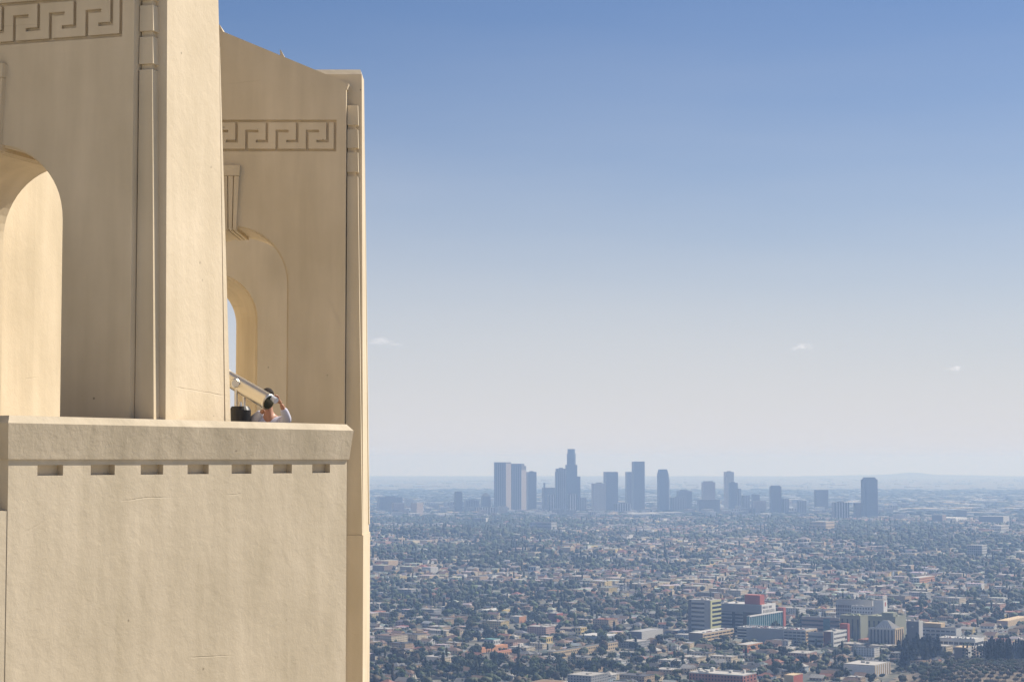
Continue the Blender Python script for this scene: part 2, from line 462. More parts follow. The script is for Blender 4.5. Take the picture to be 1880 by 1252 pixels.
# ================================================================== OBSERVATORY
def frame(ox, oy, deg):
    """wall frame: s runs to the right along the wall, d into it, z up from the eye level; deg > 0 brings the right end nearer"""
    c, s_ = math.cos(R(deg)), math.sin(R(deg))
    return lambda s, d, z: (ox + s * c + d * s_, oy - s * s_ + d * c, CAMZ + z)
obs = empty("observatory", (-6.0, 27.0, CAMZ - 0.76))
tag(obs, "cream plastered observatory wall of arched buttresses with carved key friezes", "building")
FLOOR = -0.76
T = 1.55
SC_, AR, SPR = -1.758, 0.846, 2.64
FZ0, FZ1 = 4.63, 5.11
def slope_z(s): return 5.66 - 0.418 * s
def buttress(xf):
    m = MB()
    SL, SR = -3.6, -0.035
    al, ar = SC_ - AR, SC_ + AR
    NARC = 28
    RB = 0.024                                    # narrow rebate round the opening
    arc = [(SC_ - (AR + RB) * math.cos(math.pi * k / NARC), SPR + (AR + RB) * math.sin(math.pi * k / NARC)) for k in range(NARC + 1)]
    arc_in = [(SC_ - AR * math.cos(math.pi * k / NARC), SPR + AR * math.sin(math.pi * k / NARC)) for k in range(NARC + 1)]
    al, ar = al - RB, ar + RB
    fz0, fz1 = FZ0 - 0.0, FZ1
    fl, fr = -3.336, -0.18
    for d, flip in ((0.0, 0), (T, 1)):
        Q = lambda pts: m.poly([(s, d, z) for s, z in pts])
        Q([(SL, FLOOR - 3), (al, FLOOR - 3), (al, SPR), (SL, SPR)])
        Q([(SL, SPR), (al, SPR), (al, fz0), (SL, fz0)])
        Q([(ar, FLOOR - 3), (SR, FLOOR - 3), (SR, SPR), (ar, SPR)])
        Q([(ar, SPR), (SR, SPR), (SR, fz0), (ar, fz0)])
        for k in range(NARC):
            (s0, z0), (s1, z1) = arc[k], arc[k + 1]
            Q([(s0, z0), (s1, z1), (s1, fz0), (s0, fz0)])
        if d == 0.0:
            Q([(SL, fz0), (fl, fz0), (fl, fz1), (SL, fz1)])
            Q([(fr, fz0), (SR, fz0), (SR, fz1), (fr, fz1)])
        else:
            Q([(SL, fz0), (SR, fz0), (SR, fz1), (SL, fz1)])
        Q([(SL, fz1), (SR, fz1), (SR, slope_z(SR)), (SL, slope_z(SL))])
    for k in range(NARC):
        (s0, z0), (s1, z1) = arc[k], arc[k + 1]
        (i0, y0), (i1, y1) = arc_in[k], arc_in[k + 1]
        m.poly([(s0, 0, z0), (s1, 0, z1), (s1, 0.05, z1), (s0, 0.05, z0)])
        m.poly([(s0, 0.05, z0), (s1, 0.05, z1), (i1, 0.05, y1), (i0, 0.05, y0)])
        m.poly([(i0, 0.05, y0), (i1, 0.05, y1), (i1, T, y1), (i0, T, y0)])
        m.poly([(s0, T, z0), (s1, T, z1), (i1, T, y1), (i0, T, y0)])
    for e_, i_ in ((al, al + RB), (ar, ar - RB)):
        m.poly([(e_, 0, FLOOR - 3), (e_, 0, SPR), (e_, 0.05, SPR), (e_, 0.05, FLOOR - 3)])
        m.poly([(e_, 0.05, FLOOR - 3), (e_, 0.05, SPR), (i_, 0.05, SPR), (i_, 0.05, FLOOR - 3)])
        m.poly([(i_, 0.05, FLOOR - 3), (i_, 0.05, SPR), (i_, T, SPR), (i_, T, FLOOR - 3)])
        m.poly([(e_, T, FLOOR - 3), (e_, T, SPR), (i_, T, SPR), (i_, T, FLOOR - 3)])
    m.poly([(SR, 0, FLOOR - 3), (SR, T, FLOOR - 3), (SR, T, slope_z(SR)), (SR, 0, slope_z(SR))])
    m.poly([(SL, 0, slope_z(SL)), (SR, 0, slope_z(SR)), (SR, T, slope_z(SR)), (SL, T, slope_z(SL))])
    w = m.build("buttress_wall", M_wall, obs, xf)
    # key frieze: a plate with sunk channels
    g = 0.040                                     # channel width
    unit = 0.456
    zs0, zs1 = FZ0, FZ1
    hin = zs1 - zs0 - 2 * g
    chan = []                                     # channel rectangles (s0, s1, z0, z1)
    chan += [(fl, fr, zs0, zs0 + g), (fl, fr, zs1 - g, zs1), (fl, fl + g, zs0, zs1), (fr - g, fr, zs0, zs1)]
    s = fr - g - 0.40
    zt = zs1 - g
    while s > fl + 0.1:
        zg = zt - 0.28 * hin
        chan.append((s - g / 2, s + g / 2, zs0, zg))                     # up from the lower border, then right
        chan.append((s - g / 2, s + 0.385 * unit, zg - g, zg))
        zj = zt - 0.66 * hin
        chan.append((s + 0.67 * unit - g / 2, s + 0.67 * unit + g / 2, zj - g, zs1))   # down from the upper border, then left
        chan.append((s + 0.31 * unit, s + 0.67 * unit + g / 2, zj - g, zj))
        s -= unit
    chan = [(max(a, fl), min(b_, fr), c, d_) for a, b_, c, d_ in chan if b_ > fl]
    xs = sorted({round(v, 4) for c in chan for v in c[:2]}); zs = sorted({round(v, 4) for c in chan for v in c[2:]})
    def sunk(x, z): return any(a < x < b_ and c < z < d_ for a, b_, c, d_ in chan)
    dep = 0.05
    grid = [[sunk((xs[i] + xs[i + 1]) / 2, (zs[j] + zs[j + 1]) / 2) for j in range(len(zs) - 1)] for i in range(len(xs) - 1)]
    k = MB()
    for i in range(len(xs) - 1):
        for j in range(len(zs) - 1):
            d = dep if grid[i][j] else 0.0
            k.poly([(xs[i], d, zs[j]), (xs[i + 1], d, zs[j]), (xs[i + 1], d, zs[j + 1]), (xs[i], d, zs[j + 1])])
            r_ = grid[i + 1][j] if i + 1 < len(grid) else False
            if grid[i][j] != r_:
                x = xs[i + 1]; k.poly([(x, 0, zs[j]), (x, dep, zs[j]), (x, dep, zs[j + 1]), (x, 0, zs[j + 1])])
            u_ = grid[i][j + 1] if j + 1 < len(grid[i]) else False
            if grid[i][j] != u_:
                z = zs[j + 1]; k.poly([(xs[i], 0, z), (xs[i + 1], 0, z), (xs[i + 1], dep, z), (xs[i], dep, z)])
            if i == 0 and grid[i][j]:
                k.poly([(xs[0], 0, zs[j]), (xs[0], dep, zs[j]), (xs[0], dep, zs[j + 1]), (xs[0], 0, zs[j + 1])])
            if j == 0 and grid[i][j]:
                k.poly([(xs[i], 0, zs[0]), (xs[i + 1], 0, zs[0]), (xs[i + 1], dep, zs[0]), (xs[i], dep, zs[0])])
    k.build("key_frieze", M_wall, w, xf)
    # keystone: cap block over two tapering flutes, with ribs running on under the vault
    ks = MB()
    hw = lambda z: 0.095 + 0.045 * (z - 3.42) / (4.41 - 3.42)
    zt, zc, zb = 4.41, 4.25, 3.44
    def block(s0b, s1b, s0t, s1t, z0, z1, pr):
        ks.hexa([(s0b, -pr, z0), (s1b, -pr, z0), (s1b, 0.05, z0), (s0b, 0.05, z0)], [(s0t, -pr, z1), (s1t, -pr, z1), (s1t, 0.05, z1), (s0t, 0.05, z1)])
    block(SC_ - hw(zc), SC_ + hw(zc), SC_ - hw(zt), SC_ + hw(zt), zc + 0.004, zt, 0.085)
    q = 0.008
    for k_ in range(3):
        f0 = -1 + 2 * k_ / 3; f1 = f0 + 2 / 3
        block(SC_ + f0 * hw(zb) + q, SC_ + f1 * hw(zb) - q, SC_ + f0 * hw(zc) + q, SC_ + f1 * hw(zc) - q, zb, zc, 0.07)
    block(SC_ - hw(zb) * 0.97, SC_ + hw(zb) * 0.97, SC_ - hw(zc) * 0.97, SC_ + hw(zc) * 0.97, zb + 0.01, zc, 0.035)
    ks.build("keystone", M_wall, w, xf)
    for k_ in range(3):
        f0 = -1 + 2 * k_ / 3; f1 = f0 + 2 / 3
        rb = MB()
        rb.box(SC_ + f0 * hw(zb) + q, SC_ + f1 * hw(zb) - q, 0.055, T - 0.2, 3.435, 3.53)
        rb.build("vault_rib", M_wall, w, xf)
    lp = MB()
    z = slope_z(SR)
    lp.hexa([(SR, 0.004, z - 0.09), (SR + 0.012, 0.004, z - 0.09), (SR + 0.012, T, z - 0.09), (SR, T, z - 0.09)], [(SR, 0.004, z + 0.004), (SR + 0.04, 0.004, z - 0.012), (SR + 0.04, T, z - 0.012), (SR, T, z + 0.004)])
    lp.build("roof_lip", M_pier, w, xf)
    # standing seams of the roof covering peep over the slope
    for s in (-1.0, -1.93, -2.86):
        tb = MB()
        z = slope_z(s)
        tb.hexa([(s - 0.03, 0.02, z - 0.02), (s + 0.05, 0.02, z - 0.05), (s + 0.05, T, z - 0.05), (s - 0.03, T, z - 0.02)],
                [(s - 0.045, 0.02, z + 0.105), (s - 0.025, 0.02, z + 0.095), (s - 0.025, T, z + 0.095), (s - 0.045, T, z + 0.105)])
        tb.build("roof_seam", M_pier, w, xf)
    return w
def end_pier(xf, ds=0.0, shallow=False):
    """thick end of a buttress: flat outer face, weathered top, and a beaded post standing in the corner notch"""
    s_at = lambda z: 0.232 + ds - 0.0075 * (z + 1.12)
    back = (lambda z: 1.47 - 0.115 * (z + 1.0)) if shallow else (lambda z: 1.83 - 0.066 * (z - 0.5))
    m = MB()
    z0, z1, z2 = -1.12, 5.85, 5.94
    m.hexa([(-0.6, 0.24, z0), (s_at(z0), 0.24, z0), (s_at(z0), back(z0), z0), (-0.6, back(z0), z0)],
           [(-0.6, 0.24, z1), (s_at(z1), 0.24, z1), (s_at(z1), back(z1), z1), (-0.6, back(z1), z1)])
    m.hexa([(-0.6, 0.242, z1 + 0.001), (s_at(z1) - 0.002, 0.242, z1 + 0.001), (s_at(z1) - 0.002, back(z1) - 0.002, z1 + 0.001), (-0.6, back(z1) - 0.002, z1 + 0.001)],
           [(-0.6, 0.33, z2), (s_at(z1) - 0.03, 0.33, z2), (s_at(z1) - 0.03, back(z1) - 0.1, z2), (-0.6, back(z1) - 0.1, z2)])
    p = m.build("end_pier", M_pier, obs, xf)
    st = MB()                                       # shallow strip along the rear edge of the outer face
    st.hexa([(0.05, back(-1.0) - 0.17, -1.0), (s_at(-1) + 0.012, back(-1) - 0.17, -1.0), (s_at(-1) + 0.012, back(-1) + 0.01, -1.0), (0.05, back(-1) + 0.01, -1.0)],
            [(0.05, back(4.8) - 0.01, 4.8), (s_at(4.8) + 0.002, back(4.8) - 0.01, 4.8), (s_at(4.8) + 0.002, back(4.8) + 0.005, 4.8), (0.05, back(4.8) + 0.005, 4.8)])
    st.build("edge_strip", M_pier, p, xf)
    pl = MB()
    pl.box(-0.6, s_at(z0) + 0.014, 0.088, back(z0) + 0.03, -12.0, -1.122)
    pl.build("plinth", M_pier, p, xf)
    post = MB()
    sr = lambda z: 0.138 + 0.017 * (4.27 - z)
    a, b_ = -1.12, 4.27
    post.hexa([(-0.03, 0.1, a), (sr(a), 0.1, a), (sr(a) , 0.26, a), (-0.03, 0.26, a)], [(-0.02, 0.1, b_), (sr(b_), 0.1, b_), (sr(b_), 0.26, b_), (-0.02, 0.26, b_)])
    post.box(-0.02, 0.105, 0.15, 0.26, b_, 5.2)
    po = post.build("corner_post", M_wall, p, xf)
    for (za, zb) in ((4.335, 4.635), (4.70, 4.985), (5.05, 5.35)):
        bd = MB()
        w0 = 0.146 - 0.006 * (za - 4.3); w1 = 0.136 - 0.006 * (za - 4.3)
        bd.hexa([(-0.025, 0.10, za), (w0, 0.10, za), (w0, 0.26, za), (-0.025, 0.26, za)], [(-0.025, 0.105, zb), (w1, 0.105, zb), (w1, 0.26, zb), (-0.025, 0.26, zb)])
        bd.build("bead_block", M_wall, po, xf)
FIN_A = frame(-4.104, 21.217, 17.5)
FIN_B = frame(-2.466, 29.3, 0.0)
FIN_D = frame(-4.0, 37.4, -22.0)
for xf in (FIN_A, FIN_B, FIN_D):
    buttress(xf)
    end_pier(xf, 0.052 if xf is FIN_A else 0.0, xf is not FIN_A)
# drum wall behind the arcade, in flat bays
OC = (-29.6, 29.3)
dm = MB()
degs = list(range(-62, 71, 3))
for a0, a1 in zip(degs[:-1], degs[1:]):
    P = lambda a, r, z: (OC[0] + r * math.cos(R(a)), OC[1] + r * math.sin(R(a)), CAMZ + z)
    dm.poly([P(a0, 24.0, -6), P(a1, 24.0, -6), P(a1, 24.0, 7.3), P(a0, 24.0, 7.3)])
    dm.poly([P(a0, 24.0, 7.3), P(a1, 24.0, 7.3), P(a1, 22.6, 7.5), P(a0, 22.6, 7.5)])
    dm.poly([P(a0, 22.6, 7.5), P(a1, 22.6, 7.5), P(a1, 12, 9.0), P(a0, 12, 9.0)])
dm.build("drum_wall", M_wall, obs)
fl = MB()
fl.poly([(-4.8, 19.35, CAMZ + FLOOR), (-2.2, 23.95, CAMZ + FLOOR), (-3.1, 29.0, CAMZ + FLOOR), (-4.6, 38.5, CAMZ + FLOOR), (-12, 44, CAMZ + FLOOR), (-12, 15.5, CAMZ + FLOOR), (-7.5, 17.3, CAMZ + FLOOR)])
fl.build("terrace_slab", M_floor, obs)

# unseen pale terrace under the viewpoint, added to bounce sun onto the shaded walls
tr_ = MB()
tr_.box(-22, 16, -45, 11.5, CAMZ - 6.0, CAMZ - 1.65)
lw = MB(); lw.box(-6.85, 16, 11.52, 30.0, CAMZ - 7.0, CAMZ - 3.6)  # unseen lower floor, added to throw sunlight up at the walls
tag(lw.build("bounce_floor", M_bounce_floor), kind="structure")
tr_.box(-32, -6.9, 11.51, 20.0, CAMZ - 6.0, CAMZ - 1.2)  # further unseen block, added for bounce on the nearest buttress
tag(tr_.build("bounce_terrace", M_bounce_terrace), kind="structure")
# ---- balcony parapet
PX0, PY0 = -4.87, 19.0
PDEG = -59.7
PAR = frame(PX0, PY0, PDEG)
LEN = 5.67
par = empty("balcony_parapet", PAR(LEN / 2, 0.15, -3.0))
tag(par, "rough plastered balcony parapet with sloped coping and a row of sunk slots", "parapet")
ZT, ZB = -0.05, -0.155
REC = [(0.575 + 0.761 * i - 0.18, 0.575 + 0.761 * i + 0.18) for i in range(7)]
w = MB()
TH = 0.34
def pw(s0, s1, z0, z1): w.poly([(s0, 0, z0), (s1, 0, z0), (s1, 0, z1), (s0, 0, z1)])
edges = [0.0] + [e for r_ in REC for e in r_] + [LEN]
pw(0, LEN, -12, ZB)
pw(0, LEN, ZT, 0.05)
for k in range(0, len(edges), 2): pw(edges[k], edges[k + 1], ZB, ZT)
RD = 0.078
for s0, s1 in REC:
    w.poly([(s0, RD, ZB), (s1, RD, ZB), (s1, RD, ZT), (s0, RD, ZT)])
    w.poly([(s0, 0, ZB), (s0, RD, ZB), (s0, RD, ZT), (s0, 0, ZT)])
    w.poly([(s1, 0, ZB), (s1, RD, ZB), (s1, RD, ZT), (s1, 0, ZT)])
    w.poly([(s0, 0, ZB), (s1, 0, ZB), (s1, RD, ZB), (s0, RD, ZB)])
    w.poly([(s0, 0, ZT), (s1, 0, ZT), (s1, RD, ZT), (s0, RD, ZT)])
w.poly([(0, TH, -12), (LEN, TH, -12), (LEN, TH, 0.05), (0, TH, 0.05)])
w.poly([(0, 0, 0.05), (LEN, 0, 0.05), (LEN, TH, 0.05), (0, TH, 0.05)])
w.poly([(0, 0, -12), (0, TH, -12), (0, TH, 0.05), (0, 0, 0.05)])
w.poly([(LEN, 0, -12), (LEN, TH, -12), (LEN, TH, 0.05), (LEN, 0, 0.05)])
w.build("parapet_wall", M_par, par, PAR)
# right-hand return towards the next buttress, and left-hand return
def ret_wall(p0, p1, inward, name):
    p0, p1 = Vector(p0), Vector(p1)
    dv = (p1 - p0); ln = dv.length; dv.normalize()
    nrm = Vector(inward)
    f_ = lambda s, d, z: (p0.x + dv.x * s + nrm.x * d, p0.y + dv.y * s + nrm.y * d, CAMZ + z)
    return f_, ln
c2 = Vector(PAR(LEN, 0, 0)); 
def coping(profile, pts):
    """profile: (outward offset, z) closed loop; pts: outer wall line in plan, mitred"""
    m = MB()
    P = [Vector((p[0], p[1])) for p in pts]
    rings = []
    for i, p in enumerate(P):
        def nr(a, b_):
            d = (b_ - a).normalized(); return Vector((d.y, -d.x))
        if i == 0: mv = nr(P[0], P[1])
        elif i == len(P) - 1: mv = nr(P[-2], P[-1])
        else:
            n1_, n2_ = nr(P[i - 1], p), nr(p, P[i + 1])
            mv = (n1_ + n2_); mv = mv / max(0.25, mv.dot(n1_))
        rings.append([(p.x + mv.x * o, p.y + mv.y * o, CAMZ + z) for o, z in profile])
    for a, b_ in zip(rings[:-1], rings[1:]):
        for k in range(len(profile)):
            k2 = (k + 1) % len(profile)
            m.poly([a[k], b_[k], b_[k2], a[k2]])
    m.poly(rings[0]); m.poly(rings[-1][::-1])
    return m
line = [(-6.6, 20.35), (PX0, PY0), (c2.x, c2.y), (-2.92, 28.9)]
prof = [(0.028, 0.006), (0.078, 0.355), (-0.005, 0.43), (-0.30, 0.44), (-0.37, 0.355), (-0.34, 0.006)]
cp = coping(prof, line).build("coping", M_cap, par)
def ret(pa, pb, name, z0, z1, th=0.3, o=0.0):
    a, b_ = Vector((*pa, 0)), Vector((*pb, 0))
    d = (b_ - a).normalized(); nn = Vector((d.y, -d.x, 0))
    m = MB()
    q = [a + nn * o, b_ + nn * o, b_ - nn * th, a - nn * th]
    m.hexa([(p.x, p.y, CAMZ + z0) for p in q], [(p.x, p.y, CAMZ + z1) for p in q])
    return m.build(name, M_par, par)
ret((c2.x - 0.03, c2.y + 0.14), (-2.95, 28.85), "return_wall", -12, 0.03)
ret((-6.6, 20.35), (PX0 - 0.126, PY0 + 0.098), "return_wall", -12, 0.03)
# lower flush block at the left corner, with a weathered sill
lb = MB()
zs = z_at(12, 938, 19.0) - CAMZ
lb.hexa([(-1.3, 0.005, -12), (-0.003, 0.005, -12), (-0.003, 0.5, -12), (-1.3, 0.5, -12)], [(-1.3, 0.005, zs), (-0.003, 0.005, zs), (-0.003, 0.5, zs + 0.06), (-1.3, 0.5, zs + 0.06)])
lb.build("corner_block", M_par, par, PAR)

# ================================================================== TELESCOPE AND PERSON
def px3(x, y, Y): return at_depth(x, y, Y)
TY = 26.0
tel = empty("coin_telescope", (px3(441, 770, TY).x, TY, CAMZ + FLOOR))
tag(tel, "silver coin telescope on a black pedestal tilted down to the right beside the person", "telescope")
bx, by = tel.location.x, TY
ped = MB()
zc = z_at(441, 746, TY)
ped.tube([(bx, by, CAMZ + FLOOR), (bx, by, CAMZ + FLOOR + 0.04), (bx, by, CAMZ + FLOOR + 0.05), (bx, by, zc - 0.27)], [0.2, 0.2, 0.07, 0.065], 20)
ped.build("pedestal", M_black, tel, smooth=False)
hd = MB()
hd.tube([(bx, by, zc - 0.3), (bx, by, zc - 0.26), (bx, by, zc - 0.05), (bx, by, zc)], [0.09, 0.135, 0.142, 0.115], 24)
hd.build("coin_box", M_black, tel)
A0 = px3(432, 703, TY)                                   # trunnion
for sgn in (-1, 1):
    yk = MB()
    yk.tube([(bx + 0.05 * sgn + 0.005, by - 0.07, zc - 0.02), (bx + 0.052 * sgn + 0.005, by - 0.07, zc + 0.06), (bx + 0.05 * sgn + 0.002, by - 0.07, A0.z - 0.07)], [0.024, 0.022, 0.022], 10)
    yk.build("yoke_arm", M_chrome, tel)
tb0 = px3(494, 738.5, TY - 0.32); tb1 = px3(421, 696, TY + 0.12)
ax = (tb1 - tb0).normalized()
tb2 = tb1 + ax * 0.22
body = MB()
body.tube([tb0, tb0 + ax * 0.01, tb0 + ax * 0.03, tb1, tb1 + ax * 0.06, tb1 + ax * 0.08, tb2], [0.105, 0.112, 0.108, 0.103, 0.103, 0.112, 0.112], 28)
bo = body.build("barrel", M_chrome, tel, smooth=True)
dk = MB()
dk.tube([tb0 - ax * 0.004, tb0 + ax * 0.002], [0.092, 0.092], 24)
dk.build("lens_face", M_glassdark, bo)
tr = MB()
tside = Vector((0.25, -0.95, -0.1)).normalized()
tp = A0 + Vector((0.0, -0.06, 0))
tr.tube([tp + tside * -0.02, tp + tside * 0.075, tp + tside * 0.09], [0.062, 0.062, 0.05], 18)
tr.build("trunnion_cap", M_chrome, tel)
ey = MB()
e0 = px3(497, 729, TY - 0.30); e1 = px3(507, 735.5, TY - 0.36)
ey.tube([e0, e0.lerp(e1, 0.5), e1], [0.03, 0.036, 0.042], 14)
ey.build("eyepiece", plain("pale_plastic", (0.62, 0.66, 0.74), 0.4), tel)
bt = MB(); q = px3(441, 742, TY)
bt.tube([(q.x, q.y, zc), (q.x, q.y, zc + 0.06)], [0.03, 0.02], 10)
bt.build("coin_slot", M_chrome, tel)

PYY = 26.25
def person():
    root = empty("person", (px3(494, 770, PYY).x, PYY, CAMZ + FLOOR))
    tag(root, "person in a white shirt raising both hands to the telescope eyepiece behind the parapet", "person")
    cx = root.location.x
    g = lambda x, y, dy=0.0: px3(x, y, PYY + dy)
    def skin(name, verts, edges, rads, mat, parent, lv=2):
        me = bpy.data.meshes.new(name)
        me.from_pydata([tuple(v) for v in verts], edges, [])
        o = link(name, me, parent)
        sm = o.modifiers.new("skin", 'SKIN'); sm.use_smooth_shade = True
        for i, r_ in enumerate(rads):
            me.skin_vertices[0].data[i].radius = r_ if isinstance(r_, tuple) else (r_, r_)
        me.skin_vertices[0].data[0].use_root = True
        ss = o.modifiers.new("sub", 'SUBSURF'); ss.levels = lv; ss.render_levels = lv
        me.materials.append(mat)
        return o
    F = CAMZ + FLOOR
    zs = g(494, 769).z                                  # shoulder line
    pel = Vector((cx + 0.01, PYY + 0.05, F + 0.90)); chest = Vector((cx, PYY + 0.04, zs - 0.16)); neck0 = Vector((cx, PYY + 0.02, zs + 0.01))
    shl, shr = Vector((cx - 0.17, PYY + 0.02, zs - 0.035)), Vector((cx + 0.17, PYY + 0.02, zs - 0.035))
    chin = g(493, 752, -0.02)
    elr = g(528, 771, -0.14); hdr_ = g(516, 741, -0.27)
    ell = g(464, 772, -0.14); hdl = g(486, 752, -0.24)
    kneel, kneer = Vector((cx - 0.1, PYY + 0.02, F + 0.48)), Vector((cx + 0.1, PYY + 0.02, F + 0.48))
    anl, anr = Vector((cx - 0.11, PYY + 0.06, F + 0.08)), Vector((cx + 0.11, PYY + 0.06, F + 0.08))
    tol, tor = anl + Vector((-0.02, -0.17, -0.045)), anr + Vector((0.02, -0.17, -0.045))
    hipl, hipr = Vector((cx - 0.09, PYY + 0.05, F + 0.84)), Vector((cx + 0.09, PYY + 0.05, F + 0.84))
    neck1 = neck0.lerp(chin, 0.7)
    head0 = g(491.5, 741, 0.0); head1 = g(491, 728, 0.02)
    V = [pel, chest, neck0, neck1, head0, head1, shl, ell, hdl, shr, elr, hdr_, hipl, kneel, anl, tol, hipr, kneer, anr, tor]
    E = [(0, 1), (1, 2), (2, 3), (3, 4), (4, 5), (2, 6), (6, 7), (7, 8), (2, 9), (9, 10), (10, 11), (0, 12), (12, 13), (13, 14), (14, 15), (0, 16), (16, 17), (17, 18), (18, 19)]
    RR = [(0.15, 0.11), (0.15, 0.11), 0.065, 0.052, (0.068, 0.078), (0.078, 0.092), 0.056, 0.043, 0.028, 0.056, 0.043, 0.028, 0.085, 0.058, 0.042, 0.036, 0.085, 0.058, 0.042, 0.036]
    skin("body", V, E, RR, M_skin, root)
    # shirt: torso and sleeves down to the forearms, open at the neck
    up = Vector((0, 0, 1))
    V = [pel + up * 0.02, chest, neck0 - up * 0.045, shl, ell, ell.lerp(hdl, 0.8), shr, elr, elr.lerp(hdr_, 0.75)]
    E = [(0, 1), (1, 2), (2, 3), (3, 4), (4, 5), (2, 6), (6, 7), (7, 8)]
    skin("shirt", V, E, [(0.19, 0.145), (0.195, 0.145), (0.115, 0.10), 0.085, 0.068, 0.055, 0.085, 0.068, 0.055], M_shirt, root)
    V = [pel + up * -0.03, hipl, kneel, anl + up * 0.03, hipr, kneer, anr + up * 0.03]
    skin("trousers", V, [(0, 1), (1, 2), (2, 3), (0, 4), (4, 5), (5, 6)], [(0.16, 0.12), 0.098, 0.072, 0.062, 0.098, 0.072, 0.062], M_denim, root)
    # hair cap
    hm = MB()
    c = head1 + Vector((0, 0.012, 0.022))
    n_, rr = 14, 8
    for i in range(rr):
        for j in range(n_):
            pts = []
            for a, b_ in ((i, j), (i + 1, j), (i + 1, j + 1), (i, j + 1)):
                th = a / rr * R(105); ph = b_ / n_ * 2 * math.pi
                front = 0.72 if math.sin(ph) < -0.3 else 1.0
                th *= front
                pts.append((c.x + 0.088 * math.sin(th) * math.cos(ph), c.y + 0.105 * math.sin(th) * math.sin(ph), c.z + 0.098 * math.cos(th)))
            hm.poly(pts)
    hm.build("hair", M_hair, root, smooth=True)
    # face
    for sx in (-1, 1):
        em = MB(); p = head1 + Vector((0.033 * sx, -0.078, -0.012))
        em.tube([p, p + Vector((0, -0.008, 0))], [0.013, 0.006], 8); em.build("eye", M_eye, root)
        ea = MB(); p = head1 + Vector((0.077 * sx, 0.01, -0.02))
        ea.tube([p + Vector((0, 0, -0.03)), p + Vector((0.012 * sx, 0, 0)), p + Vector((0, 0, 0.03))], [0.01, 0.018, 0.012], 8); ea.build("ear", M_skin, root, smooth=True)
    nm = MB(); p = head1 + Vector((0, -0.085, -0.03))
    nm.tube([p + Vector((0, 0.01, 0.04)), p + Vector((0, -0.012, 0.0)), p + Vector((0, 0.005, -0.012))], [0.008, 0.015, 0.011], 8); nm.build("nose", M_skin, root, smooth=True)
    # hands: palm plus five bent fingers each, rooted in the palm, closing on the eyepiece
    for wrist, grip, sg in ((hdr_, g(509, 733, -0.33), 1), (hdl, g(490, 745, -0.30), -1)):
        d = (grip - wrist).normalized()
        side = d.cross(Vector((0, -1, 0))).normalized()
        palm = wrist + d * 0.075
        V = [palm, wrist]; E = [(0, 1)]; RR = [(0.034, 0.02), 0.026]
        for k, (off, ln) in enumerate(((-0.03, 0.062), (-0.01, 0.076), (0.011, 0.072), (0.031, 0.056))):
            b0 = palm + side * off + d * 0.03
            k1 = b0 + d * ln * 0.5 + Vector((0, -0.006, 0.004)); k2 = b0 + d * ln * 0.85 + Vector((-0.02 * sg, -0.02, 0.0))
            i = len(V)
            V += [b0, k1, k2]; E += [(0, i), (i, i + 1), (i + 1, i + 2)]; RR += [0.0105, 0.0095, 0.008]
        th0 = palm + side * (-0.036) - d * 0.02
        i = len(V)
        V += [th0, th0 + side * -0.028 + d * 0.025, th0 + side * -0.03 + d * 0.06]; E += [(0, i), (i, i + 1), (i + 1, i + 2)]; RR += [0.013, 0.0115, 0.009]
        skin("hand", V, E, RR, M_skin, root, 1)
person()
